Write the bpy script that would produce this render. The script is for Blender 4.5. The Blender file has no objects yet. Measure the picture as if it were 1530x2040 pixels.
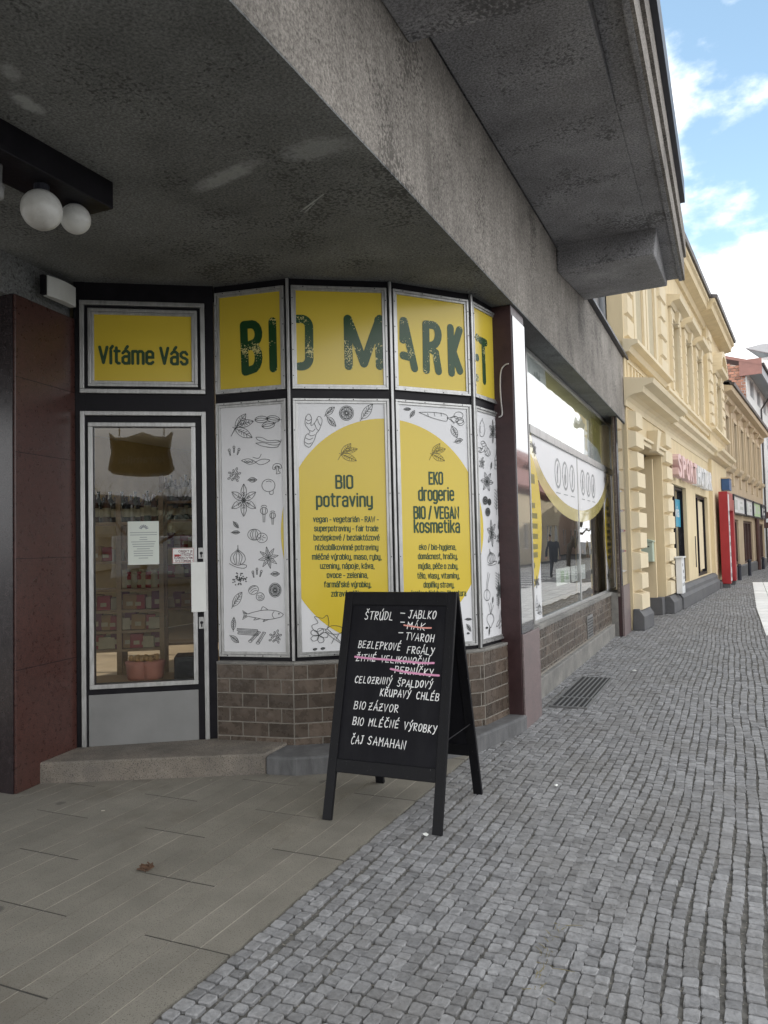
import bpy, bmesh, math, random
from mathutils import Vector, Matrix
random.seed(7)
R_ = math.radians
scene = bpy.context.scene
col = scene.collection

# ------------------------------------------------------------------ camera
EYE = Vector((0, 0, 1.45))
F_PX, W_PX, H_PX = 1530.0, 1530.0, 2040.0
_y, _p, _r = R_(24.3), R_(2.5), R_(1.35)
_F = Vector((-math.sin(_y)*math.cos(_p), math.cos(_y)*math.cos(_p), math.sin(_p)))
_X = Vector((math.cos(_y), math.sin(_y), 0))
_U = _X.cross(_F)
CX = (math.cos(_r)*_X - math.sin(_r)*_U).normalized()
CU = CX.cross(_F)
cam_d = bpy.data.cameras.new('camera')
cam = bpy.data.objects.new('camera', cam_d); col.objects.link(cam)
m = Matrix((CX, CU, -_F)).transposed().to_4x4(); m.translation = EYE
cam.matrix_world = m
cam_d.sensor_fit = 'VERTICAL'; cam_d.sensor_height = 36.0; cam_d.lens = F_PX/H_PX*36.0
cam_d.clip_end = 3000; cam_d.clip_start = 0.02
scene.camera = cam

# ------------------------------------------------------------------ sky and sun
SUN_EL, SUN_AZ = R_(46), math.atan2(-0.80, -0.30)      # sun stands behind the corner building
world = bpy.data.worlds.new('World'); scene.world = world; world.use_nodes = True
nt = world.node_tree; N = nt.nodes; L = nt.links; N.clear()
def wn(t, **k):
    n = N.new(t)
    for a, b in k.items(): setattr(n, a, b)
    return n
out = wn('ShaderNodeOutputWorld'); bg = wn('ShaderNodeBackground'); bg.inputs['Strength'].default_value = 0.13
sky = wn('ShaderNodeTexSky', sky_type='NISHITA', sun_disc=False)
sky.sun_elevation = SUN_EL; sky.sun_rotation = SUN_AZ; sky.altitude = 300; sky.air_density = 1.0; sky.dust_density = 1.0; sky.ozone_density = 1.5
tc = wn('ShaderNodeTexCoord')
mp = wn('ShaderNodeMapping'); mp.inputs['Scale'].default_value = (1, 1, 1.7)
n1 = wn('ShaderNodeTexNoise'); n1.inputs['Scale'].default_value = 3.6; n1.inputs['Detail'].default_value = 9; n1.inputs['Roughness'].default_value = .55
L.new(tc.outputs['Generated'], mp.inputs['Vector']); L.new(mp.outputs['Vector'], n1.inputs['Vector'])
sep = wn('ShaderNodeSeparateXYZ'); L.new(tc.outputs['Generated'], sep.inputs['Vector'])
el = wn('ShaderNodeMapRange'); el.inputs['From Min'].default_value = .19; el.inputs['From Max'].default_value = .33
el.inputs['To Min'].default_value = .33; el.inputs['To Max'].default_value = .02; L.new(sep.outputs['Z'], el.inputs['Value'])
ad = wn('ShaderNodeMath', operation='ADD'); L.new(n1.outputs['Fac'], ad.inputs[0]); L.new(el.outputs['Result'], ad.inputs[1])
cr = wn('ShaderNodeMapRange', interpolation_type='SMOOTHSTEP'); cr.inputs['From Min'].default_value = .53; cr.inputs['From Max'].default_value = .65; 
dt = wn('ShaderNodeVectorMath', operation='DOT_PRODUCT'); dt.inputs[1].default_value = (.62,-.72,.30); L.new(tc.outputs['Generated'], dt.inputs[0])
ov = wn('ShaderNodeMapRange'); ov.inputs['From Min'].default_value = -.45; ov.inputs['From Max'].default_value = .5; ov.inputs['To Min'].default_value = 0; ov.inputs['To Max'].default_value = .22; L.new(dt.outputs['Value'], ov.inputs['Value'])
a2 = wn('ShaderNodeMath', operation='ADD'); L.new(ad.outputs[0], a2.inputs[0]); L.new(ov.outputs['Result'], a2.inputs[1]); L.new(a2.outputs[0], cr.inputs['Value'])
n2 = wn('ShaderNodeTexNoise'); n2.inputs['Scale'].default_value = 5; n2.inputs['Detail'].default_value = 5; L.new(mp.outputs['Vector'], n2.inputs['Vector'])
cc = wn('ShaderNodeMixRGB'); cc.inputs['Color1'].default_value = (8, 8.2, 8.5, 1); cc.inputs['Color2'].default_value = (12, 12, 12, 1); L.new(n2.outputs['Fac'], cc.inputs['Fac'])
sg = wn('ShaderNodeMixRGB', blend_type='MULTIPLY'); sg.inputs['Fac'].default_value = 1; sg.inputs['Color2'].default_value = (1.95, 1.9, 1.55, 1); L.new(sky.outputs['Color'], sg.inputs['Color1'])
mx = wn('ShaderNodeMixRGB'); L.new(cr.outputs['Result'], mx.inputs['Fac']); L.new(sg.outputs['Color'], mx.inputs['Color1']); L.new(cc.outputs['Color'], mx.inputs['Color2'])
L.new(mx.outputs['Color'], bg.inputs['Color']); L.new(bg.outputs['Background'], out.inputs['Surface'])
sl = bpy.data.lights.new('sun', 'SUN'); sl.energy = 2.2; sl.angle = R_(0.5); sl.color = (1, .95, .87)
so = bpy.data.objects.new('sun', sl); col.objects.link(so)
sd = Vector((math.sin(SUN_AZ)*math.cos(SUN_EL), math.cos(SUN_AZ)*math.cos(SUN_EL), math.sin(SUN_EL)))
so.rotation_euler = sd.to_track_quat('Z', 'Y').to_euler(); so.location = sd*60
scene.view_settings.view_transform = 'Standard'; scene.view_settings.look = 'None'
scene.view_settings.exposure = 0.66; scene.view_settings.gamma = 1; scene.view_settings.use_curve_mapping = False
scene.render.engine = 'CYCLES'
scene.cycles.max_bounces = 8; scene.cycles.diffuse_bounces = 4; scene.cycles.glossy_bounces = 4
scene.cycles.transparent_max_bounces = 12; scene.cycles.use_denoising = True

# ------------------------------------------------------------------ helpers
def tag(o, label=None, cat=None, group=None, kind=None):
    if label: o['label'] = label
    if cat: o['category'] = cat
    if group: o['group'] = group
    if kind: o['kind'] = kind
    return o
def thing(name, loc, label, cat, group=None):
    o = bpy.data.objects.new(name, None); col.objects.link(o); o.location = loc; o.empty_display_size = .1
    return tag(o, label, cat, group)
WORLD = {}
def wloc(o):
    v = Vector(o.location)
    while o.parent: o = o.parent; v = v + Vector(o.location)
    return v
class MB:
    def __init__(s): s.v = []; s.f = []
    def add(s, vs, fs):
        n = len(s.v); s.v += [tuple(v) for v in vs]; s.f += [tuple(i+n for i in f) for f in fs]; return s
    def hexa(s, b, t):            # bottom quad and top quad, same winding
        return s.add(list(b)+list(t), [(3,2,1,0),(4,5,6,7),(0,1,5,4),(1,2,6,5),(2,3,7,6),(3,0,4,7)])
    def box(s, x0, x1, y0, y1, z0, z1):
        return s.hexa([(x0,y0,z0),(x1,y0,z0),(x1,y1,z0),(x0,y1,z0)], [(x0,y0,z1),(x1,y0,z1),(x1,y1,z1),(x0,y1,z1)])
    def fbox(s, fr, a0, a1, o0, o1, b0, b1):
        P = fr.pt
        return s.hexa([P(a0,o0,b0),P(a0,o1,b0),P(a1,o1,b0),P(a1,o0,b0)], [P(a0,o0,b1),P(a0,o1,b1),P(a1,o1,b1),P(a1,o0,b1)])
    def prism(s, pts, vec):       # polygon (3-D points) swept along vec
        n = len(pts); vec = Vector(vec); p2 = [Vector(p)+vec for p in pts]
        return s.add(list(pts)+p2, [tuple(range(n-1,-1,-1)), tuple(range(n,2*n))]+[(i,(i+1)%n,(i+1)%n+n,i+n) for i in range(n)])
    def profile(s, fr, prof, a0, a1):   # profile (out, z) swept along the frame
        pts = [fr.pt(a0,o,z) for o,z in prof]
        return s.prism(pts, fr.pt(a1,0,0)-fr.pt(a0,0,0))
    def quad(s, fr, a0, a1, b0, b1, o): return s.add([fr.pt(a0,o,b0),fr.pt(a1,o,b0),fr.pt(a1,o,b1),fr.pt(a0,o,b1)], [(0,1,2,3)])
    def tube(s, pts, r, n=8, cap=True):
        pts = [Vector(p) for p in pts]; rs = r if isinstance(r, (list, tuple)) else [r]*len(pts); rings = []; up = None
        for i, p in enumerate(pts):
            d = (pts[min(i+1,len(pts)-1)]-pts[max(i-1,0)]).normalized()
            if up is None: up = d.orthogonal().normalized()
            up = (up-d*up.dot(d)); up = up.normalized() if up.length > 1e-6 else d.orthogonal().normalized()
            sd_ = d.cross(up); rings.append([p+rs[i]*(math.cos(6.28318*k/n)*up+math.sin(6.28318*k/n)*sd_) for k in range(n)])
        vs = [v for r_ in rings for v in r_]; fs = [(i*n+k,i*n+(k+1)%n,(i+1)*n+(k+1)%n,(i+1)*n+k) for i in range(len(pts)-1) for k in range(n)]
        if cap: fs += [tuple(range(n-1,-1,-1)), tuple((len(pts)-1)*n+k for k in range(n))]
        return s.add(vs, fs)
    def lathe(s, c, prof, n=16):  # profile (r, z) about the vertical through c
        c = Vector(c); vs = []; fs = []
        for r, z in prof: vs += [c+Vector((r*math.cos(6.28318*k/n), r*math.sin(6.28318*k/n), z)) for k in range(n)]
        for i in range(len(prof)-1): fs += [(i*n+k,i*n+(k+1)%n,(i+1)*n+(k+1)%n,(i+1)*n+k) for k in range(n)]
        fs += [tuple(range(n-1,-1,-1)), tuple((len(prof)-1)*n+k for k in range(n))]
        return s.add(vs, fs)
    def ball(s, c, r, n=20, sq=(1,1,1)):
        prof = [(max(r*math.sin(math.pi*i/n), 1e-4), -r*math.cos(math.pi*i/n)) for i in range(n+1)]
        k0 = len(s.v); s.lathe((0,0,0), prof, n); c = Vector(c)
        for i in range(k0, len(s.v)): v = s.v[i]; s.v[i] = tuple(c+Vector((v[0]*sq[0], v[1]*sq[1], v[2]*sq[2])))
        return s
    def build(s, name, mt, parent=None, smooth=False, bevel=0, fix=True):
        o0 = wloc(parent) if parent else Vector((0,0,0))
        me = bpy.data.meshes.new(name); me.from_pydata([tuple(Vector(v)-o0) for v in s.v], [], s.f)
        if fix:
            bm = bmesh.new(); bm.from_mesh(me); bmesh.ops.recalc_face_normals(bm, faces=bm.faces); bm.to_mesh(me); bm.free()
        if smooth: me.polygons.foreach_set('use_smooth', [True]*len(me.polygons))
        o = bpy.data.objects.new(name, me); col.objects.link(o)
        if mt: me.materials.append(mt)
        if parent: o.parent = parent
        if bevel:
            b = o.modifiers.new('bevel', 'BEVEL'); b.width = bevel; b.segments = 2; b.limit_method = 'ANGLE'; b.angle_limit = R_(50)
        return o
class Fr:                          # a plane: origin o, a along t, b along u, out along n
    def __init__(s, o, t, u=(0,0,1)):
        s.o = Vector(o); s.t = Vector(t).normalized(); s.u = Vector(u).normalized(); s.n = s.t.cross(s.u).normalized()
    def pt(s, a, o, b): return s.o+s.t*a+s.n*o+s.u*b
    def hit(s, px, py, o=0.0):     # photo pixel measured on this plane, in metres along t and u
        d = CX*((px-W_PX/2)/F_PX) - CU*((py-H_PX/2)/F_PX) + _F
        p0 = s.o+s.n*o; k = (p0-EYE).dot(s.n)/d.dot(s.n); P = EYE+d*k-s.o
        return (P.dot(s.t), P.dot(s.u))
def ground(px, py, z=0.0):
    d = CX*((px-W_PX/2)/F_PX) - CU*((py-H_PX/2)/F_PX) + _F
    return EYE+d*((z-EYE.z)/d.z)
def frame2(p, q): return Fr((p[0],p[1],0), (q[0]-p[0], q[1]-p[1], 0))

# ------------------------------------------------------------------ materials
def mat(name):
    mt = bpy.data.materials.new(name); mt.use_nodes = True; t = mt.node_tree
    return mt, t, t.nodes['Principled BSDF']
def nd(t, ty, ins=None, **k):
    n = t.nodes.new(ty)
    for a, b in k.items(): setattr(n, a, b)
    for a, b in (ins or {}).items():
        if hasattr(b, 'is_linked') or isinstance(b, bpy.types.NodeSocket): t.links.new(b, n.inputs[a])
        else: n.inputs[a].default_value = b
    return n
def c4(c): return (c[0], c[1], c[2], 1)
def sc(c, k): return tuple(min(1, x*k) for x in c)
def pbr(name, c, rough=.6, metal=0, spec=.5, var=.12, scale=6, bump=0, bscale=80, speck=None, sscale=150, sthr=.62, coat=0, island=0, dirt=0, dscale=1.5, dcol=None, stretch=None):
    mt, t, b = mat(name); tc = nd(t, 'ShaderNodeTexCoord'); v = tc.outputs['Object']
    if stretch: v = nd(t, 'ShaderNodeMapping', {'Vector': v, 'Scale': stretch}).outputs['Vector']
    nz = nd(t, 'ShaderNodeTexNoise', {'Vector': v, 'Scale': scale, 'Detail': 6, 'Roughness': .6})
    rg = nd(t, 'ShaderNodeMapRange', {'Value': nz.outputs['Fac'], 'From Min': .3, 'From Max': .7})
    cl = nd(t, 'ShaderNodeMixRGB', {'Fac': rg.outputs['Result'], 'Color1': c4(sc(c,1-var)), 'Color2': c4(sc(c,1+var))}).outputs['Color']
    if island:
        g = nd(t, 'ShaderNodeNewGeometry'); mr = nd(t, 'ShaderNodeMapRange', {'Value': g.outputs['Random Per Island'], 'To Min': 1-island, 'To Max': 1+island})
        cl = nd(t, 'ShaderNodeMixRGB', {'Fac': 1.0, 'Color1': cl, 'Color2': mr.outputs['Result']}, blend_type='MULTIPLY').outputs['Color']
    if dirt:
        dz = nd(t, 'ShaderNodeTexNoise', {'Vector': v, 'Scale': dscale, 'Detail': 8, 'Roughness': .65})
        dr = nd(t, 'ShaderNodeMapRange', {'Value': dz.outputs['Fac'], 'From Min': .45, 'From Max': .75, 'To Max': dirt})
        cl = nd(t, 'ShaderNodeMixRGB', {'Fac': dr.outputs['Result'], 'Color1': cl, 'Color2': c4(dcol or sc(c,.4))}).outputs['Color']
    if speck:
        sz = nd(t, 'ShaderNodeTexNoise', {'Vector': v, 'Scale': sscale, 'Detail': 2})
        sr = nd(t, 'ShaderNodeMapRange', {'Value': sz.outputs['Fac'], 'From Min': sthr, 'From Max': sthr+.05})
        cl = nd(t, 'ShaderNodeMixRGB', {'Fac': sr.outputs['Result'], 'Color1': cl, 'Color2': c4(speck)}).outputs['Color']
    t.links.new(cl, b.inputs['Base Color'])
    b.inputs['Metallic'].default_value = metal; b.inputs['Specular IOR Level'].default_value = spec; b.inputs['Coat Weight'].default_value = coat
    if rough < .9:
        rr = nd(t, 'ShaderNodeMapRange', {'Value': nz.outputs['Fac'], 'From Min': .3, 'From Max': .7, 'To Min': rough*.85, 'To Max': min(1, rough*1.15)}); t.links.new(rr.outputs['Result'], b.inputs['Roughness'])
    else: b.inputs['Roughness'].default_value = rough
    if bump:
        bz = nd(t, 'ShaderNodeTexNoise', {'Vector': v, 'Scale': bscale, 'Detail': 4})
        bp = nd(t, 'ShaderNodeBump', {'Height': bz.outputs['Fac'], 'Strength': min(1,bump), 'Distance': .01*max(1,bump)}); t.links.new(bp.outputs['Normal'], b.inputs['Normal'])
    return mt
def glass(name, tint=(.93,.95,.94), refl=1.0):
    mt, t, b = mat(name); t.nodes.remove(b); o = t.nodes['Material Output']
    tr = nd(t, 'ShaderNodeBsdfTransparent', {'Color': c4(tint)}); gl = nd(t, 'ShaderNodeBsdfGlossy', {'Roughness': .0, 'Color': (1,1,1,1)})
    tcn = nd(t, 'ShaderNodeTexCoord'); wz = nd(t, 'ShaderNodeTexNoise', {'Vector': tcn.outputs['Object'], 'Scale': 1.3, 'Detail': 1})
    bp = nd(t, 'ShaderNodeBump', {'Height': wz.outputs['Fac'], 'Strength': .06, 'Distance': .05}); t.links.new(bp.outputs['Normal'], gl.inputs['Normal'])
    fr = nd(t, 'ShaderNodeFresnel', {'IOR': 1.52}); gb = nd(t, 'ShaderNodeNewGeometry'); f2 = nd(t, 'ShaderNodeMath', {0: gb.outputs['Backfacing'], 1: -20.0, 2: 1.75*refl}, operation='MULTIPLY_ADD', use_clamp=False); f3 = nd(t, 'ShaderNodeMath', {0: f2.outputs[0], 1: 0.0}, operation='MAXIMUM'); fm = nd(t, 'ShaderNodeMath', {0: fr.outputs['Fac'], 1: f3.outputs[0]}, operation='MULTIPLY', use_clamp=True)
    mxs = nd(t, 'ShaderNodeMixShader', {'Fac': fm.outputs[0], 1: tr.outputs[0], 2: gl.outputs[0]}); t.links.new(mxs.outputs[0], o.inputs['Surface'])
    return mt
def concrete(name, c, pits=True, scuffs=None, streak=0, gs=80, gc=.5):
    """cast or rendered concrete: mottling, pits, fine grain, optional pale scuffs at given places"""
    mt, t, b = mat(name); tc = nd(t, 'ShaderNodeTexCoord'); v = tc.outputs['Object']; geo = nd(t, 'ShaderNodeNewGeometry')
    big = nd(t, 'ShaderNodeTexNoise', {'Vector': v, 'Scale': 1.7, 'Detail': 8, 'Roughness': .62})
    r1 = nd(t, 'ShaderNodeMapRange', {'Value': big.outputs['Fac'], 'From Min': .3, 'From Max': .7})
    cl = nd(t, 'ShaderNodeMixRGB', {'Fac': r1.outputs['Result'], 'Color1': c4(sc(c,.72)), 'Color2': c4(sc(c,1.25))}).outputs['Color']
    fine = nd(t, 'ShaderNodeTexNoise', {'Vector': v, 'Scale': gs, 'Detail': 3, 'Roughness': .75})
    r2 = nd(t, 'ShaderNodeMapRange', {'Value': fine.outputs['Fac'], 'From Min': .3, 'From Max': .7, 'To Min': 1-gc, 'To Max': 1+gc})
    cl = nd(t, 'ShaderNodeMixRGB', {'Fac': 1.0, 'Color1': cl, 'Color2': r2.outputs['Result']}, blend_type='MULTIPLY').outputs['Color']
    if pits:
        pz = nd(t, 'ShaderNodeTexNoise', {'Vector': v, 'Scale': 45, 'Detail': 2}); pm = nd(t, 'ShaderNodeTexNoise', {'Vector': v, 'Scale': 2.2, 'Detail': 3})
        pa = nd(t, 'ShaderNodeMath', {0: pz.outputs['Fac'], 1: pm.outputs['Fac']}, operation='ADD')
        pr = nd(t, 'ShaderNodeMapRange', {'Value': pa.outputs[0], 'From Min': 1.13, 'From Max': 1.20, 'To Max': .7})
        cl = nd(t, 'ShaderNodeMixRGB', {'Fac': pr.outputs['Result'], 'Color1': cl, 'Color2': c4(sc(c,.3))}).outputs['Color']
    if streak:
        sm = nd(t, 'ShaderNodeMapping', {'Vector': v, 'Scale': (9,9,.25)}); sz = nd(t, 'ShaderNodeTexNoise', {'Vector': sm.outputs['Vector'], 'Scale': 1.6, 'Detail': 5})
        sr = nd(t, 'ShaderNodeMapRange', {'Value': sz.outputs['Fac'], 'From Min': .45, 'From Max': .7, 'To Max': streak})
        cl = nd(t, 'ShaderNodeMixRGB', {'Fac': sr.outputs['Result'], 'Color1': cl, 'Color2': c4(sc(c,.45))}).outputs['Color']
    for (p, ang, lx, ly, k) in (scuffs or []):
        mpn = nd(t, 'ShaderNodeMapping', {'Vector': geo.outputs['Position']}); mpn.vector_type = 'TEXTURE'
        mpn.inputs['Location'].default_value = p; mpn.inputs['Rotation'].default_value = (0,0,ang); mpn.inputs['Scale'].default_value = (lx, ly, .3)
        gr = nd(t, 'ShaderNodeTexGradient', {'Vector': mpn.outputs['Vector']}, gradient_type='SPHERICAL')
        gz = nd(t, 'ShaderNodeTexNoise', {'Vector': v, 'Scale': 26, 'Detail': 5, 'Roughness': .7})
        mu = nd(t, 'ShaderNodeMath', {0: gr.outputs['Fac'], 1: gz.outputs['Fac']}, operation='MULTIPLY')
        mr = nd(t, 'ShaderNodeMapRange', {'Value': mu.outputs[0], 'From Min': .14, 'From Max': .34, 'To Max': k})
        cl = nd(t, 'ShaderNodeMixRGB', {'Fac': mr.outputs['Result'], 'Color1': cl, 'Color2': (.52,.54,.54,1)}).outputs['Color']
    t.links.new(cl, b.inputs['Base Color']); b.inputs['Roughness'].default_value = .9; b.inputs['Specular IOR Level'].default_value = .25
    bp = nd(t, 'ShaderNodeBump', {'Height': fine.outputs['Fac'], 'Strength': .5, 'Distance': .008}); t.links.new(bp.outputs['Normal'], b.inputs['Normal'])
    return mt
M = {}
def scuff(a, b, w, k):
    A, B = ground(*a, 3.335), ground(*b, 3.335); d = B-A; return ((A+B)/2, math.atan2(d.y,d.x), d.length/2, w, k)
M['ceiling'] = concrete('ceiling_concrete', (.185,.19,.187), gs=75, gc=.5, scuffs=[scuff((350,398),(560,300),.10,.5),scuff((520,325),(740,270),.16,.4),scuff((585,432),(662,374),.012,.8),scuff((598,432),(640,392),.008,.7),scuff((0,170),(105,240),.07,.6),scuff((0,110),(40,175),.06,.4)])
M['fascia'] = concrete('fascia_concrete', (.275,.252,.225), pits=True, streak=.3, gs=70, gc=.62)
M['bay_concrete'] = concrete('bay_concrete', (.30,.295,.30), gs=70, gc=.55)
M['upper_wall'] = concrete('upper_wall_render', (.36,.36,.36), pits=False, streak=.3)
M['stone'] = pbr('stone_base', (.235,.225,.205), .85, var=.25, scale=7, bump=.4, bscale=120, speck=(.1,.1,.1), sscale=220, dirt=.75, dscale=2.5, dcol=(.09,.09,.09))
M['base_grey'] = pbr('dark_stone_base', (.105,.105,.107), .8, var=.25, scale=6, bump=.35, bscale=100, dirt=.7, dscale=4, dcol=(.19,.19,.19), stretch=(3,3,.8))
M['step'] = pbr('step_aggregate', (.20,.175,.145), .9, var=.3, scale=5, bump=.5, bscale=130, speck=(.09,.08,.07), sscale=170, sthr=.56, dirt=.7, dscale=2.2, dcol=(.09,.09,.088))
M['granite'] = pbr('red_granite', (.075,.032,.026), .30, var=.3, scale=30, speck=(.02,.012,.012), sscale=170, sthr=.57, dirt=.35, dscale=2.2, dcol=(.055,.035,.03))
M['granite_dark'] = pbr('dark_granite', (.022,.016,.018), .22, var=.3, scale=30, speck=(.06,.03,.03), sscale=170)
M['maroon'] = pbr('maroon_paint', (.045,.021,.022), .38, var=.25, scale=9, bump=.15, bscale=40, dirt=.4, dscale=5, dcol=(.03,.015,.015))
M['pinkstone'] = pbr('pink_granite', (.19,.145,.142), .5, var=.25, scale=40, speck=(.1,.08,.08), sscale=150, dirt=.6, dscale=4, dcol=(.12,.11,.11))
M['polished'] = pbr('polished_grey_granite', (.11,.11,.115), .06, spec=.9, var=.2, scale=70, coat=1)
M['black'] = pbr('black_frame_paint', (.009,.008,.011), .4, spec=.22, var=.3, bump=.1, bscale=60, scale=12)
M['alu'] = pbr('brushed_aluminium', (.50,.50,.49), .38, metal=.75, var=.15, scale=20, dirt=.45, dscale=6, dcol=(.2,.19,.18), stretch=(3,3,.6))
M['steel'] = pbr('steel_sheet', (.24,.24,.235), .55, metal=.5, var=.12, scale=4, bump=.03, bscale=12, dirt=.3, dscale=3, dcol=(.25,.25,.24))
M['dark_metal'] = pbr('dark_flashing', (.03,.032,.045), .45, metal=.3, var=.2)
M['white_sheet'] = pbr('white_sheet', (.72,.73,.70), .4, var=.05)
M['poster'] = pbr('white_poster_film', (.74,.74,.75), .24, spec=.6, var=.015, scale=3)
M['yellow'] = pbr('yellow_poster_film', (.68,.51,.05), .22, spec=.6, var=.03, scale=2)
M['ink'] = pbr('green_ink', (.02,.062,.02), .35, var=.2, scale=40)
M['line_ink'] = pbr('line_ink', (.035,.04,.04), .4, var=.1)
M['olive_ink'] = pbr('olive_line_ink', (.16,.13,.02), .4, var=.1)
mt, t, b = mat('distressed_green_ink'); tc_ = nd(t, 'ShaderNodeTexCoord')
z1 = nd(t, 'ShaderNodeTexNoise', {'Vector': tc_.outputs['Object'], 'Scale': 105, 'Detail': 2}); z2 = nd(t, 'ShaderNodeTexNoise', {'Vector': tc_.outputs['Object'], 'Scale': 7, 'Detail': 1})
za = nd(t, 'ShaderNodeMath', {0: z1.outputs['Fac'], 1: z2.outputs['Fac']}, operation='ADD'); zr = nd(t, 'ShaderNodeMapRange', {'Value': za.outputs[0], 'From Min': 1.20, 'From Max': 1.23})
zc = nd(t, 'ShaderNodeMixRGB', {'Fac': zr.outputs['Result'], 'Color1': (.009,.055,.013,1), 'Color2': (.62,.55,.22,1)}); t.links.new(zc.outputs['Color'], b.inputs['Base Color']); b.inputs['Roughness'].default_value = .25
M['ink_worn'] = mt
M['grout'] = pbr('tile_grout', (.235,.215,.185), .9, var=.2, scale=20)
M['tile'] = pbr('brown_glazed_tile', (.098,.075,.058), .28, spec=.5, var=.3, scale=14, bump=.35, bscale=22, island=.35, dirt=.3, dscale=3, dcol=(.06,.05,.04))
M['slab'] = pbr('concrete_slab', (.205,.19,.158), .9, var=.16, scale=3.2, bump=.3, bscale=200, speck=(.1,.09,.075), sscale=190, sthr=.6, island=.06, dirt=.5, dscale=1.1, dcol=(.125,.115,.095))
M['groove'] = pbr('sandy_groove', (.345,.32,.27), .95, var=.2, scale=9, dirt=1, dscale=2.2, dcol=(.165,.152,.125))
M['joint'] = pbr('dark_joint', (.05,.046,.04), .95, var=.4, scale=30)
M['cobble'] = pbr('basalt_sett', (.24,.24,.243), .75, spec=.35, var=.25, scale=30, bump=.7, bscale=60, island=.22, dirt=.6, dscale=1.6, dcol=(.15,.142,.13))
M['sand'] = pbr('joint_sand', (.115,.11,.10), .95, var=.5, scale=30, speck=(.26,.24,.2), sscale=70, sthr=.63)
M['white_pave'] = pbr('white_sett', (.72,.72,.70), .7, var=.1, scale=6, island=.08)
M['asphalt'] = pbr('asphalt', (.06,.06,.062), .85, var=.2, scale=5, bump=.3, bscale=150)
M['board'] = pbr('black_board_paint', (.0075,.0075,.010), .6, spec=.14, var=.25, scale=5, dirt=.6, dscale=3, dcol=(.02,.02,.023), stretch=(3,1,1))
M['board_wood'] = pbr('black_stained_wood', (.0065,.0065,.008), .5, spec=.18, var=.3, scale=12, bump=.15, bscale=50, speck=(.18,.18,.18), sscale=60, sthr=.74, stretch=(4,4,.6))
M['chalk'] = pbr('white_chalk', (.80,.80,.79), .95, var=.12, scale=60)
M['chalk_red'] = pbr('salmon_chalk', (.75,.33,.28), .95, var=.12, scale=60)
M['chalk_pink'] = pbr('pink_chalk', (.66,.29,.45), .95, var=.12, scale=60)
M['stucco'] = pbr('yellow_stucco', (.67,.555,.355), .9, var=.07, scale=2.2, bump=.15, bscale=60, dirt=.4, dscale=1.6, dcol=(.50,.395,.23), stretch=(2,2,.5))
M['stucco_trim'] = pbr('cream_stucco_trim', (.69,.59,.41), .9, var=.07, scale=3, bump=.12, bscale=60, dirt=.25, dscale=1.5, dcol=(.45,.36,.22))
M['beige'] = pbr('beige_stucco', (.47,.37,.25), .9, var=.09, scale=2, bump=.12, bscale=60, dirt=.35, dscale=.9, dcol=(.34,.26,.17))
M['beige_trim'] = pbr('beige_trim', (.53,.43,.29), .9, var=.08, scale=3, dirt=.3, dscale=1.5, dcol=(.36,.28,.19))
M['plinth'] = pbr('dark_grey_plinth', (.10,.10,.105), .8, var=.2, scale=6, bump=.2, bscale=90, dirt=.4, dscale=2, dcol=(.17,.17,.16))
M['roof'] = pbr('roof_metal', (.055,.05,.05), .5, var=.2)
M['rust_roof'] = pbr('red_roof_sheet', (.26,.13,.11), .6, var=.15, scale=3)
M['brick'] = pbr('red_brick', (.33,.165,.115), .9, var=.2, scale=6, island=.3)
M['mortar'] = pbr('pale_mortar', (.50,.42,.36), .95, var=.2)
M['offwhite'] = pbr('offwhite_render', (.66,.68,.67), .8, var=.06, scale=2)
M['pale_grey'] = pbr('pale_grey_soffit', (.36,.38,.40), .7, var=.06)
M['red'] = pbr('red_paint', (.30,.018,.022), .35, var=.1, scale=3)
M['navy'] = pbr('blue_paint', (.03,.09,.22), .4, var=.1)
M['brownwood'] = pbr('brown_wood_frame', (.075,.035,.03), .5, var=.2, scale=8)
M['window_dark'] = pbr('dark_window_glass', (.03,.033,.036), .03, spec=1.0, var=.2, coat=1)
M['glass'] = glass('door_glass', refl=.85)
M['shop_glass'] = glass('shop_glass', refl=.8)
M['mint'] = pbr('pale_green_paint', (.42,.50,.40), .5, var=.06)
M['sign_green'] = pbr('green_sign', (.42,.56,.34), .5, var=.06)
M['sign_blue'] = pbr('blue_sign', (.03,.30,.45), .4, var=.06)
M['sign_pink'] = pbr('pink_letter', (.66,.46,.44), .4, var=.12, scale=3)
M['sign_white'] = pbr('white_letter', (.68,.69,.70), .35, var=.1, scale=3)
M['beigefilm'] = pbr('frosted_film', (.80,.80,.81), .3, spec=.7, var=.03, coat=.6)
M['whitefilm'] = pbr('white_outer_film', (.78,.78,.79), .35, var=.02)
M['paleyellow'] = pbr('pale_yellow_film', (.62,.53,.20), .15, spec=.7, var=.04, coat=.6)
M['greyprint'] = pbr('grey_print', (.25,.27,.28), .3, var=.1)
M['globe'] = pbr('opal_globe', (.66,.66,.63), .3, var=.04, scale=3, dirt=.7, dscale=3, dcol=(.13,.10,.075))
M['interior'] = pbr('warm_interior_wall', (.66,.56,.32), .8, var=.08)
M['interior_floor'] = pbr('interior_floor', (.34,.25,.16), .5, var=.2)
M['pine'] = pbr('pine_wood', (.36,.23,.12), .6, var=.15, scale=5, stretch=(2,2,12))
M['cable'] = pbr('pale_cable', (.48,.46,.44), .5, var=.1)
M['grate'] = pbr('grate_steel', (.22,.22,.22), .5, metal=.6, var=.2, scale=9)
M['pit'] = pbr('grate_pit', (.02,.02,.02), .9)
M['paper'] = pbr('notice_paper', (.62,.66,.6), .5, var=.03)
M['leafbrown'] = pbr('dry_leaf', (.085,.045,.025), .8, var=.3, scale=20)
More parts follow.
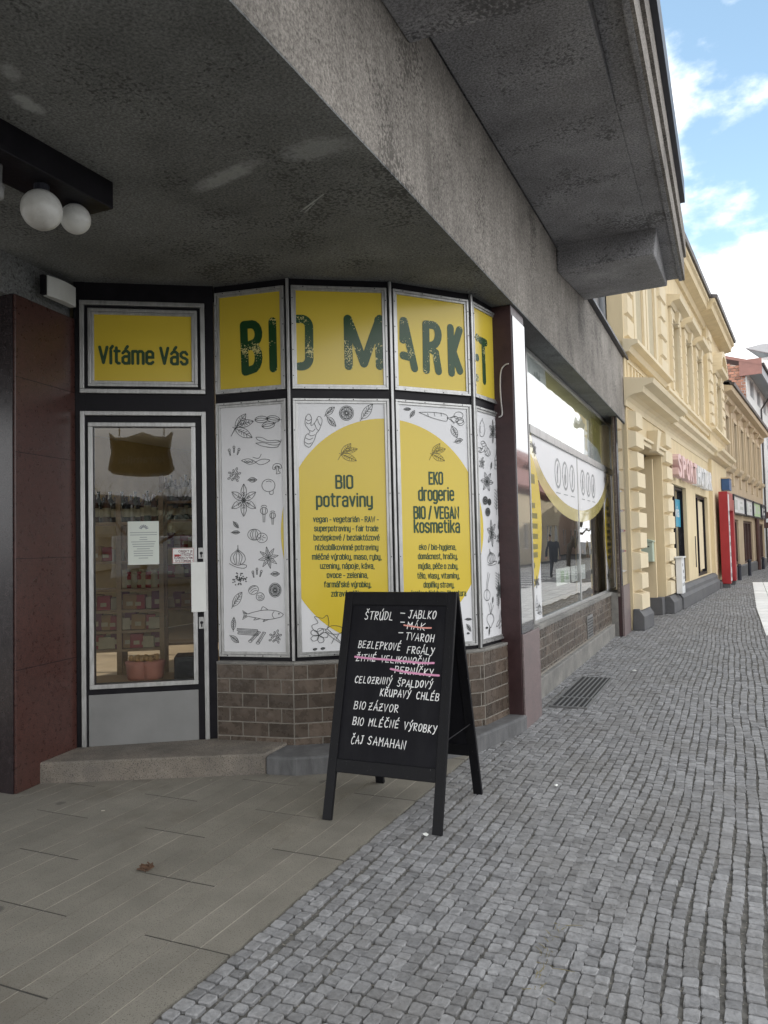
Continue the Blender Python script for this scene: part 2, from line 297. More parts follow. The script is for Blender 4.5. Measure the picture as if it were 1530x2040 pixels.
M['bark'] = pbr('bark', (.075,.065,.055), .9, var=.3, scale=8, bump=.5, bscale=25)
M['skin'] = pbr('skin', (.50,.33,.25), .5, var=.05)
M['jacket'] = pbr('beige_jacket', (.36,.31,.24), .85, var=.1)
M['darkcloth'] = pbr('dark_cloth', (.035,.038,.05), .85, var=.15)
M['greyhair'] = pbr('grey_hair', (.22,.2,.19), .8, var=.2)
M['vanwhite'] = pbr('white_van_paint', (.72,.74,.75), .2, var=.02, coat=.7)
M['rubber'] = pbr('rubber', (.02,.02,.02), .8)

# trodden gum spots and stains on the slabs
t = M['slab'].node_tree; b = t.nodes['Principled BSDF']; old = b.inputs['Base Color'].links[0].from_socket
ge = nd(t,'ShaderNodeNewGeometry'); wp = nd(t,'ShaderNodeTexNoise',{'Vector':ge.outputs['Position'],'Scale':14,'Detail':3}); wa = nd(t,'ShaderNodeMixRGB',{'Fac':.035,'Color1':ge.outputs['Position'],'Color2':wp.outputs['Color']},blend_type='ADD')
vo = nd(t,'ShaderNodeTexVoronoi',{'Vector':wa.outputs['Color'],'Scale':2.6}); vr = nd(t,'ShaderNodeMapRange',{'Value':vo.outputs['Distance'],'From Min':.07,'From Max':.10,'To Min':.7,'To Max':0})
g1 = nd(t,'ShaderNodeMixRGB',{'Fac':vr.outputs['Result'],'Color1':old,'Color2':(.07,.065,.058,1)})
bn = nd(t,'ShaderNodeTexNoise',{'Vector':ge.outputs['Position'],'Scale':1.9,'Detail':7,'Roughness':.7}); br2 = nd(t,'ShaderNodeMapRange',{'Value':bn.outputs['Fac'],'From Min':.55,'From Max':.72,'To Max':.5})
g2 = nd(t,'ShaderNodeMixRGB',{'Fac':br2.outputs['Result'],'Color1':g1.outputs['Color'],'Color2':(.115,.095,.068,1)}); t.links.new(g2.outputs['Color'], b.inputs['Base Color'])

# ------------------------------------------------------------------ 2-D drawing: ribbons, text, plant sketches
def smooth_pts(p, n=5, closed=False):
    if len(p) < 3: return list(p)
    o = []; N_ = len(p); rng = range(N_ if closed else N_-1)
    for i in rng:
        if closed: a, b, c, d = p[(i-1)%N_], p[i], p[(i+1)%N_], p[(i+2)%N_]
        else: a, b, c, d = p[max(i-1,0)], p[i], p[i+1], p[min(i+2,N_-1)]
        for k in range(n):
            t_ = k/n; t2 = t_*t_; t3 = t2*t_
            o.append(tuple(.5*((2*b[j])+(-a[j]+c[j])*t_+(2*a[j]-5*b[j]+4*c[j]-d[j])*t2+(-a[j]+3*b[j]-3*c[j]+d[j])*t3) for j in (0,1)))
    o.append(p[0] if closed else p[-1]); return o
def ribbon(mb, fr, line, w, out_, caps=True):
    pts = [line[0]]
    for q in line[1:]:
        if math.hypot(q[0]-pts[-1][0], q[1]-pts[-1][1]) > 1e-5: pts.append(q)
    if len(pts) < 2: return
    Lf = []; Rt = []; n = len(pts); h = w/2
    for i in range(n):
        a = pts[max(i-1,0)]; b_ = pts[i]; c = pts[min(i+1,n-1)]
        def nrm(p, q):
            l = math.hypot(q[0]-p[0], q[1]-p[1]) or 1; return (-(q[1]-p[1])/l, (q[0]-p[0])/l)
        n1_ = nrm(a, b_) if i else nrm(b_, c); n2_ = nrm(b_, c) if i < n-1 else n1_
        mx_, my_ = n1_[0]+n2_[0], n1_[1]+n2_[1]; l = math.hypot(mx_, my_)
        if l < .3: mx_, my_, k = n1_[0], n1_[1], 1
        else: mx_, my_ = mx_/l, my_/l; k = min(1/max(.35, mx_*n1_[0]+my_*n1_[1]), 1.8)
        Lf.append((b_[0]+mx_*h*k, b_[1]+my_*h*k)); Rt.append((b_[0]-mx_*h*k, b_[1]-my_*h*k))
    poly = Lf[:]
    def cap(c, s, e):
        a0 = math.atan2(s[1]-c[1], s[0]-c[0]); return [(c[0]+h*math.cos(a0-math.pi*k/5), c[1]+h*math.sin(a0-math.pi*k/5)) for k in range(1,5)]
    vs = [fr.pt(p[0], out_, p[1]) for p in Lf]+[fr.pt(p[0], out_, p[1]) for p in Rt]
    fs = [(i, i+n, i+1+n, i+1) for i in range(n-1)]
    if caps:
        k0 = len(vs); c1 = cap(pts[-1], Lf[-1], Rt[-1]); vs += [fr.pt(p[0], out_, p[1]) for p in c1]; fs.append(tuple([n-1, 2*n-1]+[k0+i for i in range(3,-1,-1)]))
        k1 = len(vs); c2 = cap(pts[0], Rt[0], Lf[0]); vs += [fr.pt(p[0], out_, p[1]) for p in c2]; fs.append(tuple([n, 0]+[k1+i for i in range(3,-1,-1)]))
    mb.add(vs, fs)
def strokes(mb, fr, lines, w, out_=.001, px=False):
    for i, l in enumerate(lines):
        if px: l = [fr.hit(*p) for p in l]
        ribbon(mb, fr, l, w, out_+i%7*4e-5)
_tc = {}
def text_geo(s, off=.0):
    k = (s, off)
    if k not in _tc:
        cu = bpy.data.curves.new('t', 'FONT'); cu.body = s; cu.offset = off; cu.resolution_u = 3
        ob = bpy.data.objects.new('t', cu); col.objects.link(ob); dg = bpy.context.evaluated_depsgraph_get()
        me = ob.evaluated_get(dg).to_mesh(); _tc[k] = ([tuple(v.co) for v in me.vertices], [tuple(p.vertices) for p in me.polygons])
        ob.evaluated_get(dg).to_mesh_clear(); bpy.data.objects.remove(ob); bpy.data.curves.remove(cu)
    return _tc[k]
def text(mb, fr, s, a0, a1, b0, cap, out_=.001, off=.012, b1=None):
    """text from a0 to a1, its baseline at b0 (b1 at the end), capitals `cap` high"""
    vs, fs = text_geo(s, off)
    if not vs: return
    x0 = min(v[0] for v in vs); x1 = max(v[0] for v in vs); hv = text_geo('H', off)[0]; hc = max(v[1] for v in hv)
    db = 0 if b1 is None else b1-b0
    mb.add([fr.pt(a0+(v[0]-x0)/(x1-x0)*(a1-a0), out_, b0+db*(v[0]-x0)/(x1-x0)+v[1]/hc*cap) for v in vs], fs)
def text_px(mb, fr, s, x0, x1, yb, cap, off=.012, out_=.001, yb1=None):
    A = fr.hit(x0, yb); B = fr.hit(x1, yb1 or yb); T = fr.hit(x0, yb-cap)
    text(mb, fr, s, A[0], B[0], A[1], T[1]-A[1], out_, off, B[1])
def poly_clip(poly, a0, a1, b0, b1):
    for ax, lim, sg in ((0,a0,1),(0,a1,-1),(1,b0,1),(1,b1,-1)):
        o = []
        for i in range(len(poly)):
            p, q = poly[i-1], poly[i]; ip = (p[ax]-lim)*sg >= 0; iq = (q[ax]-lim)*sg >= 0
            if ip != iq:
                t_ = (lim-p[ax])/(q[ax]-p[ax]); o.append((p[0]+t_*(q[0]-p[0]), p[1]+t_*(q[1]-p[1])))
            if iq: o.append(q)
        poly = o
        if not poly: return []
    return poly
def ell(cx, cy, rx, ry, n=18, a0=0, a1=2*math.pi): return [(cx+rx*math.cos(a0+(a1-a0)*i/n), cy+ry*math.sin(a0+(a1-a0)*i/n)) for i in range(n+1)]
def tr(ls, x, y, s=1, rot=0, sy=None):
    c, s_ = math.cos(rot), math.sin(rot); sy = s if sy is None else sy
    return [[(x+(p[0]*c-p[1]*s_)*s, y+(p[0]*s_+p[1]*c)*sy) for p in l] for l in ls]
def d_leaf():
    o = smooth_pts([(-1,0),(-.5,.34),(.1,.42),(.6,.25),(1,0)], 4); u = smooth_pts([(-1,0),(-.5,-.34),(.1,-.42),(.6,-.25),(1,0)], 4)
    v = [[(x,0),(x+.25,s*.3*(1-abs(x)*.6))] for x in (-.6,-.3,0,.3) for s in (1,-1)]
    return [o, u, [(-1.25,-.04),(-.3,.02),(.95,0)]]+v
def d_branch(): return tr(d_leaf(),.1,.45,.62,.95)+tr(d_leaf(),.42,.3,.58,.25)+tr(d_leaf(),.3,-.35,.68,-.5)+[[(-.55,-.6),(-.3,-.1),(-.1,.1)]]
def d_nut(): return [ell(0,0,.5,.36,14), smooth_pts([(-.5,0),(-.1,.16),(.5,.02)],3), smooth_pts([(-.5,0),(0,-.12),(.5,.0)],3), [(.5,0),(.62,.06)]]
def d_nuts(): return tr(d_nut(),-.45,.25,.95,.1)+tr(d_nut(),.4,.3,.95,-.2)+tr(d_nut(),.05,-.35,.95,.35)
def d_chilli(): return [smooth_pts([(-1,.55),(-.5,.5),(0,.15),(.6,.2),(.9,.05),(.3,-.1),(-.3,-.02),(-.85,.25),(-1,.55)],4), smooth_pts([(-1,-.15),(-.4,-.1),(.2,-.35),(.75,-.35),(.95,-.05),(1,.3)],4), smooth_pts([(-1,-.15),(-.6,-.45),(.1,-.65),(.7,-.6),(.9,-.2)],4)]
def d_cloves():
    o = []
    for x, y, r in ((-.6,-.2,.2),(0,.2,0),(.6,-.1,-.3)): o += tr([ell(0,.45,.2,.2,8), [(-.1,.3),(-.06,-.5),(.06,-.5),(.1,.3)]], x, y, .8, r)
    return o
def d_pod(): return [smooth_pts([(-1,.1),(-.5,.3),(0,-.1),(-.4,-.35),(-.8,-.1),(-1,.1)],4), smooth_pts([(0,-.1),(.45,.25),(1,.15),(.7,-.25),(.3,-.4),(0,-.1)],4), smooth_pts([(-.2,.5),(.2,.35),(.4,.85)],3)]+[ell(x,-.05,.09,.11,7) for x in (-.72,-.5,-.28)]
def d_mush(): return [smooth_pts([(-.8,.1),(-.6,.7),(0,.95),(.6,.7),(.8,.1),(.4,.0),(.25,.3),(-.25,.3),(-.4,0),(-.8,.1)],4), smooth_pts([(-.2,.2),(-.15,-.4),(-.35,-.8),(.35,-.8),(.15,-.4),(.2,.2)],3), smooth_pts([(-.5,.25),(0,.55),(.5,.25)],3)]
def d_cap(): return [ell(0,.15,.85,.78,20), smooth_pts([(-.3,.6),(.1,.7),(.4,.55)],3), smooth_pts([(.1,-.6),(.2,-.95),(.6,-.9),(.6,-.45)],3)]
def d_seeds():
    o = []; rr = random.Random(3)
    for i in range(13):
        a = i*2.4; r = .25+.055*i; o += tr([ell(0,0,.2,.11,8)], r*math.cos(a), r*math.sin(a), 1, a)
    return o
def d_dots():
    rr = random.Random(5); return [ell(rr.gauss(0,.42), rr.gauss(0,.3), .06, .06, 6) for i in range(44)]
def d_flower(n=6):
    o = []
    for i in range(n): a = 1.57+i*6.283/n; o += tr(d_leaf()[:-4], .52*math.cos(a), .52*math.sin(a), .46, a)
    return o+[ell(0,0,.12,.12,8)]
def d_poppy():
    p = [ell(0,0,.5,.5,16), [(-.15,-.5),(-.1,-1.6)], [(.15,-.5),(.1,-1.6)], smooth_pts([(-.4,.55),(-.2,.75),(.2,.75),(.4,.55)],3), smooth_pts([(-.15,.45),(-.22,0),(-.12,-.45)],3), smooth_pts([(.15,.45),(.22,0),(.12,-.45)],3)]
    return tr(p,-.25,.35,.62)+tr(p,.5,-.05,.5)
def d_nutmeg(): return [ell(-.3,.15,.62,.6,18), ell(.4,-.2,.5,.52,16)]+[smooth_pts([(-.3+x*.2,.72),(-.3+x*.55,.15),(-.3+x*.2,-.42)],3) for x in (-.7,-.3,.2,.6)]+[[(.4+.35*math.cos(a),-.2+.35*math.sin(a)),(.4+.1*math.cos(a+.5),-.2+.1*math.sin(a+.5))] for a in (0,1,2,3,4,5)]
def d_garlic(): return [smooth_pts([(0,1),(-.06,.6),(-.65,.15),(-.75,-.35),(-.3,-.7),(.3,-.7),(.75,-.35),(.65,.15),(.06,.6),(0,1)],4)]+[smooth_pts([(0,.55),(x*.7,.0),(x*.35,-.68)],3) for x in (-.65,-.25,.25,.65)]+[smooth_pts([(-.9,-.6),(-.2,-.9),(.7,-1),(.9,-.75),(.2,-.62)],3)]
def d_star():
    o = []
    for i in range(8): a = i*.785; o += tr([smooth_pts([(0,0),(.4,.16),(1,0)],3), smooth_pts([(0,0),(.4,-.16),(1,0)],3), [(.25,0),(.7,0)]],0,0,1,a)
    return o
def d_walnut(): return tr([ell(0,0,.6,.5,14)]+[smooth_pts([(-.4,y),(0,y+.12),(.4,y)],3) for y in (-.25,0,.25)],-.3,.3,.9,.5)+tr([ell(0,0,.5,.5,14)]+[smooth_pts([(-.3,y),(0,y-.12),(.3,y)],3) for y in (-.2,0,.2)],.4,-.4,.85,.2)
def d_citrus(): return [ell(0,0,1,1,24), ell(0,0,.84,.84,22)]+[[(.12*math.cos(a),.12*math.sin(a)),(.76*math.cos(a-.2),.76*math.sin(a-.2)),(.76*math.cos(a+.2),.76*math.sin(a+.2)),(.12*math.cos(a),.12*math.sin(a))] for a in [i*.6283 for i in range(10)]]
def d_fish(): return [smooth_pts([(1,.05),(.7,.38),(.1,.5),(-.5,.25),(-.75,.08)],5), smooth_pts([(1,.05),(.85,-.25),(.2,-.5),(-.4,-.3),(-.75,-.15)],5), [(-.75,.08),(-1,.45),(-.92,.0),(-1,-.5),(-.75,-.15)], smooth_pts([(.55,.36),(.45,0),(.55,-.38)],4), ell(.78,.12,.035,.06,8), smooth_pts([(-.1,.47),(.0,.85),(.25,.5)],3), smooth_pts([(.1,-.5),(0,-.72),(.3,-.46)],3), smooth_pts([(-.35,-.33),(-.45,-.55),(-.15,-.42)],3)]+[[(-.96,y),(-.8,y*.3)] for y in (.3,.15,-.15,-.3)]
def d_cinn():
    o = []
    for x, y, r in ((-.3,.35,-.1),(-.25,.05,-.12)): o += tr([[(-.75,.1),(.7,.12),(.72,-.1),(-.75,-.12),(-.75,.1)],[(-.7,0),(.7,0)]],x,y,.9,r)
    for x, y, r in ((.2,-.15,.95),(.6,-.25,1.15)): o += tr([[(-.75,.12),(.6,.12),(.62,-.12),(-.75,-.12)], ell(-.75,0,.13,.15,10), [(-.6,.02),(.55,.02)]],x,y,.75,r)
    return o
def d_ginger(): return [smooth_pts([(-.55,-1),(-.85,-.8),(-.7,-.3),(-.3,-.1),(-.75,.35),(-.7,.8),(-.4,1),(-.15,.75),(-.2,.3),(.2,.5),(.5,.85),(.8,.75),(.85,.5),(.6,.05),(.3,-.2),(.1,-.6),(-.3,-1),(-.55,-1)],4)]+[smooth_pts([(x0,y0),((x0+x1)/2+.02,(y0+y1)/2-.1),(x1,y1)],3) for x0,y0,x1,y1 in ((-.7,.5,-.2,.5),(-.7,.7,-.2,.68),(-.3,0,.2,.1),(.1,.45,.5,-.0),(.4,.7,.75,.3),(-.75,-.45,0,-.45),(-.8,-.7,-.15,-.75),(-.55,-.2,.2,-.25))]
def d_carrot(): return [smooth_pts([(-1,.5),(-.4,.5),(.2,.4),(.3,.2),(.2,.05),(-.4,.22),(-1,.5)],4)]+[[(x,.48-.05*abs(x)),(x+.03,.3)] for x in (-.6,-.3,0)]+[smooth_pts([(.28,.2),(.5,.1),(.6,-.1)],3), smooth_pts([(.28,.22),(.55,.25),(.7,.3)],3)]+tr(d_cap()[:1],.8,.3,.24)+tr(d_cap()[:1],.62,.12,.2)+tr(d_cap()[:1],.9,-.05,.18)+tr(d_leaf(),.62,-.5,.32,-1.2)+tr(d_cap()[:1],.85,.05,.2)
def d_bloom(): return [smooth_pts([(-.1,.1),(-.5,-.1),(-.75,.3),(-.4,.5),(-.6,.9),(-.15,.8),(.1,1),(.2,.5),(.1,.1),(-.1,.1)],4)]+tr(d_flower(5)[:0]+[smooth_pts([(0,0),(.35,.3),(.9,.2),(.85,-.2),(.35,-.25),(0,0)],4) ],0,0,1)+sum([tr([smooth_pts([(0,0),(.3,.3),(.75,.25),(.8,-.15),(.35,-.25),(0,0)],3)],-.35,-.35,.6,a) for a in (0,1.25,2.5,3.75,5.0)],[])+[smooth_pts([(0,-.1),(.4,-.5),(1,-1)],4), smooth_pts([(.1,.1),(.5,-.35),(1,-1)],4), [(.5,-.5),(.35,-.9)], [(.6,-.6),(.75,-.25)]]
def d_pear(): return [smooth_pts([(0,.9),(-.45,.6),(-.8,-.2),(-.5,-.9),(.4,-.9),(.8,-.2),(.5,.5),(0,.9)],4), [(0,.9),(.15,1.1)], smooth_pts([(-.5,.2),(-.55,-.3),(-.3,-.6)],3)]
def d_bottle(): return [[(-.2,1),(-.2,.5),(-.8,.1),(-.8,-1),(.8,-1),(.8,.1),(.2,.5),(.2,1),(-.2,1)], [(-.6,-.1),(.6,-.1),(.6,-.6),(-.6,-.6),(-.6,-.1)]]
def d_sprig(): return [[(0,-1),(.05,0),(.2,1)]]+[[(.02+.07*k,-.6+.25*k),(s*.6,-.3+.25*k)] for k in range(6) for s in (1,-1)]
def d_beet(): return [smooth_pts([(0,.1),(-.6,0),(-.8,-.4),(-.3,-.8),(.1,-1),(.4,-.7),(.8,-.35),(.5,.05),(0,.1)],4), smooth_pts([(0,.1),(-.2,.6),(-.5,1)],3), smooth_pts([(.05,.1),(.2,.6),(.05,1)],3), smooth_pts([(.1,.1),(.4,.5),(.7,.8)],3)]
def d_onion(): return [ell(0,-.6,.9,.38,16), smooth_pts([(-.2,-.25),(-.05,.3),(.3,1)],3), smooth_pts([(.2,-.25),(.25,.2),(.8,.9)],3), smooth_pts([(0,-.24),(-.1,-.6),(0,-.95)],3)]

# single-stroke capitals used for the chalk lettering (unit box)
G = {'A':[[(0,0),(.45,1),(.9,0)],[(.1,.36),(.85,.36)]],'B':[[(.05,0),(.08,1)],[(0,.98),(.6,.98),(.75,.78),(.55,.56),(.08,.52),(.7,.45),(.85,.22),(.6,.0),(0,.02)]],
'C':[[(.8,.85),(.55,1),(.2,.8),(.05,.45),(.2,.1),(.5,0),(.8,.1)]],'D':[[(.1,0),(.1,1)],[(0,.98),(.5,.95),(.85,.6),(.8,.3),(.5,.03),(0,0)]],'E':[[(.75,1),(.1,.98),(.05,0),(.75,.03)],[(.05,.5),(.6,.52)]],
'F':[[(.8,1),(.1,.97),(.05,0)],[(.05,.52),(.6,.53)]],'G':[[(.8,.85),(.5,1),(.15,.75),(.05,.35),(.3,.0),(.7,.08),(.8,.4),(.5,.4)]],'H':[[(.05,0),(.08,1)],[(.8,0),(.82,1)],[(.05,.5),(.82,.52)]],'I':[[(.3,0),(.35,1)]],
'J':[[(.15,.98),(.75,1)],[(.5,1),(.48,.2),(.25,0),(.0,.15)]],'K':[[(.08,0),(.1,1)],[(.8,1),(.1,.45),(.85,0)]],'L':[[(.12,1),(.05,.03),(.8,0)]],'M':[[(.05,0),(.08,1)],[(.85,0),(.85,1)],[(.08,.95),(.45,.5),(.85,.95)]],
'N':[[(.05,0),(.08,1),(.78,0),(.82,1)]],'O':[[(.45,1),(.12,.8),(.05,.4),(.25,.03),(.6,.05),(.85,.45),(.75,.85),(.45,1)]],'P':[[(.08,0),(.08,1)],[(0,.97),(.6,.98),(.8,.75),(.6,.5),(.08,.45)]],'R':[[(.08,0),(.08,1)],[(0,.97),(.6,.98),(.78,.75),(.55,.52),(.1,.48),(.85,0)]],
'S':[[(.75,.85),(.5,1),(.15,.85),(.2,.6),(.65,.42),(.7,.15),(.4,0),(.05,.12)]],'T':[[(0,.95),(.9,1)],[(.45,.97),(.42,0)]],'U':[[(.05,1),(.08,.25),(.35,0),(.65,.1),(.8,.4),(.82,1)],[(.82,.4),(.85,0)]],'V':[[(0,1),(.35,0),(.85,1)]],'Y':[[(.0,1),(.4,.5)],[(.85,1),(.3,-.1),(.1,-.15)]],'Z':[[(.1,.9),(.75,1),(.05,0),(.8,.05)],[(.1,.45),(.7,.55)]],'-':[[(.05,.5),(.9,.52)]],' ':[]}
ACC = {'Š':('S','v'),'Ú':('U','a'),'Á':('A','a'),'É':('E','a'),'Ž':('Z','v'),'Č':('C','v'),'Í':('I','a'),'Ý':('Y','a'),'Ř':('R','v')}
def chalk(mb, fr, s, a0, a1, b0, b1, h, w, out_):
    """hand lettering running from (a0,b0) to (a1,b1)"""
    adv = [(.5 if c in 'IÍ' else .62 if c == ' ' else 1.0) for c in s]; tot = sum(adv)-.12; st = (a1-a0)/tot; x = 0; k = 0
    for c, ad_ in zip(s, adv):
        base, acc = ACC.get(c, (c, None)); wob = random.uniform(-.04,.04); gl = list(G[base])
        if acc == 'v': gl = gl+[[(.2,1.32),(.42,1.14),(.75,1.36)]]
        if acc == 'a': gl = gl+[[(.45,1.14),(.62,1.4)]]
        for l in gl:
            q = []
            for p in l:
                u = x+p[0]*.8*(.55 if base == 'I' else 1); f = u/tot; v_ = p[1]+wob
                q.append((a0+u*st+p[1]*h*.12+random.uniform(-.0008,.0008), b0+(b1-b0)*f+v_*h))
            ribbon(mb, fr, smooth_pts(q,3) if len(q) > 3 and base in 'BCDGJOPSU' else q, w*random.uniform(.85,1.15), out_+k*3e-5); k = (k+1)%12
        x += ad_

# condensed rounded print lettering: width and strokes per glyph (x-height .76, capitals 1)
_X, _w, _k = .76, .34, .10
_bowl = [(0,_X-_k),(_k,_X),(_w-_k,_X),(_w,_X-_k),(_w,_k),(_w-_k,0),(_k,0),(0,_k)]
_o = _bowl+[(0,_X-_k)]
_u = [(0,_X),(0,_k),(_k,0),(_w-_k,0),(_w,_k)]
_O = [(.1,0),(.28,0),(.38,.1),(.38,.9),(.28,1),(.1,1),(0,.9),(0,.1),(.1,0)]
C_ = {'a':(_w,[[(0,_X-_k-.02),(_k,_X),(_w-_k,_X),(_w,_X-_k),(_w,0)],[(_w,.43),(_k,.43),(0,.34),(0,_k),(_k,0),(_w-_k,0),(_w,_k)]]),'b':(_w,[[(0,1),(0,0)],_bowl]),'c':(_w,[[(_w,_X-.18),(_w,_X-_k),(_w-_k,_X),(_k,_X),(0,_X-_k),(0,_k),(_k,0),(_w-_k,0),(_w,_k),(_w,.18)]]),
'd':(_w,[[(_w,1),(_w,0)],[(_w-a,b) for a,b in _bowl]]),'e':(_w,[[(0,.40),(_w,.40),(_w,_X-_k),(_w-_k,_X),(_k,_X),(0,_X-_k),(0,_k),(_k,0),(_w-_k,0),(_w,_k)]]),'f':(.27,[[(.28,1),(.19,1),(.1,.9),(.1,0)],[(0,_X),(.26,_X)]]),
'g':(_w,[_o,[(_w,_X),(_w,-.14),(_w-_k,-.24),(_k,-.24),(.02,-.2)]]),'h':(_w,[[(0,1),(0,0)],[(0,_X-_k),(_k,_X),(_w-_k,_X),(_w,_X-_k),(_w,0)]]),'i':(.03,[[(.01,_X),(.01,0)]]),'j':(.1,[[(.1,_X),(.1,-.14),(0,-.24)]]),'k':(_w,[[(0,1),(0,0)],[(_w,_X),(.02,.32)],[(.12,.44),(_w,0)]]),'l':(.03,[[(.01,1),(.01,0)]]),
'm':(.58,[[(0,_X),(0,0)],[(0,_X-_k),(.08,_X),(.21,_X),(.29,_X-_k),(.29,0)],[(.29,_X-_k),(.37,_X),(.5,_X),(.58,_X-_k),(.58,0)]]),'n':(_w,[[(0,_X),(0,0)],[(0,_X-_k),(_k,_X),(_w-_k,_X),(_w,_X-_k),(_w,0)]]),'o':(_w,[_o]),'p':(_w,[[(0,_X),(0,-.25)],_bowl]),'r':(.22,[[(0,_X),(0,0)],[(0,_X-_k),(_k,_X),(.23,_X)]]),
's':(_w,[[(_w,_X-.14),(_w-_k,_X),(_k,_X),(0,_X-_k),(0,.5),(_k,.41),(_w-_k,.36),(_w,.27),(_w,_k),(_w-_k,0),(_k,0),(0,.14)]]),'t':(.25,[[(.09,.97),(.09,_k),(.18,0),(.25,0)],[(0,_X),(.25,_X)]]),'u':(_w,[_u,[(_w,_X),(_w,0)]]),'v':(_w,[[(0,_X),(_w/2,.02)],[(_w,_X),(_w/2,.02)]]),'y':(_w,[_u,[(_w,_X),(_w,-.14),(_w-_k,-.24),(_k,-.24)]]),'z':(_w,[[(0,_X),(_w,_X),(0,0),(_w,0)]]),
'A':(.40,[[(0,0),(.2,1)],[(.4,0),(.2,1)],[(.07,.28),(.33,.28)]]),'B':(.38,[[(0,0),(0,1)],[(0,1),(.27,1),(.36,.9),(.36,.64),(.27,.54),(0,.54)],[(.27,.54),(.38,.43),(.38,.1),(.28,0),(0,0)]]),'E':(.33,[[(.33,1),(0,1),(0,0),(.33,0)],[(0,.52),(.28,.52)]]),'G':(.38,[[(.38,.8),(.38,.9),(.28,1),(.1,1),(0,.9),(0,.1),(.1,0),(.28,0),(.38,.1),(.38,.48),(.22,.48)]]),'I':(.03,[[(.01,0),(.01,1)]]),
'K':(.38,[[(0,0),(0,1)],[(.37,1),(.02,.44)],[(.12,.58),(.38,0)]]),'N':(.38,[[(0,0),(0,1),(.38,0),(.38,1)]]),'O':(.38,[_O]),'R':(.38,[[(0,0),(0,1)],[(0,1),(.27,1),(.37,.9),(.37,.6),(.27,.5),(0,.5)],[(.2,.5),(.39,0)]]),'V':(.40,[[(0,1),(.2,.02)],[(.4,1),(.2,.02)]]),'W':(.6,[[(0,1),(.15,0),(.3,.8),(.45,0),(.6,1)]]),
'-':(.22,[[(0,.40),(.22,.40)]]),'/':(.25,[[(0,-.05),(.25,1.05)]]),',':(.05,[[(.04,.04),(.0,-.14)]])}
CA = {'á':'a','é':'e','í':'i','ý':'y','ó':'o','ú':'u'}; CV = {'č':'c','ř':'r','ě':'e','ň':'n','š':'s','ž':'z'}
def ctext(mb, fr, s_, x0, x1, yb, cap, wt, out_=.0065, yb1=None, gap=.19):
    A = fr.hit(x0,yb); B = fr.hit(x1,yb1 or yb); h = fr.hit(x0,yb-cap)[1]-A[1]; run = []; x = 0
    for c in s_:
        if c == ' ': x += .24; continue
        b_ = CA.get(c, CV.get(c, c)); w_, ls = C_[b_]; ls = list(ls)
        if c in CA: ls.append([(w_/2-.01,_X+.14),(w_/2+.09,_X+.30)])
        if c in CV: ls.append([(w_/2-.11,_X+.30),(w_/2,_X+.16),(w_/2+.11,_X+.30)])
        if c in 'ij': ls.append([(w_ if c == 'j' else .01,.97),(w_ if c == 'j' else .01,.985)])
        run += [[(x+p[0],p[1]) for p in l] for l in ls]; x += w_+gap
    tot = x-gap; st = (B[0]-A[0])/tot
    for k, l in enumerate(run): ribbon(mb, fr, [(A[0]+p[0]*st, A[1]+(B[1]-A[1])*p[0]/tot+p[1]*h) for p in l], wt, out_+k%9*3e-5)

# ================================================================== SETTING
def struct(name, mb, mt, **k): o = mb.build(name, mt, **k); o['kind'] = 'structure'; return o
struct('ground', MB().add([(-900,-900,-.06),(900,-900,-.06),(900,900,-.06),(-900,900,-.06)], [(0,1,2,3)]), M['asphalt'])
# street beside the pavement, beyond the right edge of the photograph
struct('road', MB().box(2.85, 8.2, -30, 120, -.058, -.045), M['asphalt'])
mbx = MB()
for k in range(40): mbx.box(2.9, 8.1, 8+k*1.6, 8.55+k*1.6, -.045, -.04)
struct('road_markings', mbx, M['white_pave'])
# ---- cobbles: every sett a small rounded block, in courses running along the street
YD = R_(4.9)
def facade_x(y): return -1.72 if y < 12.9 else (-1.62+(y-12.9)*.0857 if y < 27.8 else -.34+(y-27.8)*.1157)
mbs = MB(); rr = random.Random(11)
def sett(x0, x1, y0, y1, fine):
    g = .0016+rr.random()*.0022; x0 += g; x1 -= g; y0 += g; y1 -= g
    cx, cy = (x0+x1)/2, (y0+y1)/2; hx, hy = (x1-x0)/2, (y1-y0)/2; zt = rr.gauss(0,.0020); tx, ty = rr.gauss(0,.045), rr.gauss(0,.045)
    if fine: o = [(1,.78),(.78,1),(-.78,1),(-1,.78),(-1,-.78),(-.78,-1),(.78,-1),(1,-.78)]
    else: o = [(1,1),(-1,1),(-1,-1),(1,-1)]
    o = [(a*(1+rr.uniform(-.13,.05)), b*(1+rr.uniform(-.13,.05))) for a, b in o]; n = len(o); vs = []
    for k, z in (((1,-.03),(.985,-.0035),(.91,0)) if fine else ((1,-.03),(.86,0))):
        vs += [(cx+a*hx*k, cy+b*hy*k, z+zt+a*k*hx*tx+b*k*hy*ty) for a, b in o]
    nr = len(vs)//n; fs = [(i*n+k,i*n+(k+1)%n,(i+1)*n+(k+1)%n,(i+1)*n+k) for i in range(nr-1) for k in range(n)]+[tuple((nr-1)*n+k for k in range(n))]
    mbs.add(vs, fs)
x = -1.685; ci = 0
while x < 2.85:
    w = rr.uniform(.050,.064); y = 1.0+rr.random()*.1
    wob = lambda yy, c=ci: .012*math.sin(yy*1.1+c*.11)+.007*math.sin(yy*2.7+c*.35)+.004*math.sin(yy*9+c*2)+.05*math.exp(-((yy-3.2)/1.2)**2)*math.sin(c*.18)
    while y < 46:
        ln = rr.choice((rr.uniform(.042,.06),rr.uniform(.05,.078))); fine = y < 8.5
        if y > 16: ln = rr.uniform(.07,.12)
        o = wob(y) if x > -1.6 else 0
        if x > facade_x(y)-.05: sett(x+o, x+w+o, y, y+ln, fine and x < 1.2)
        y += ln
    x += w; ci += 1
struct('cobblestone_pavement', mbs, M['cobble'], fix=False)
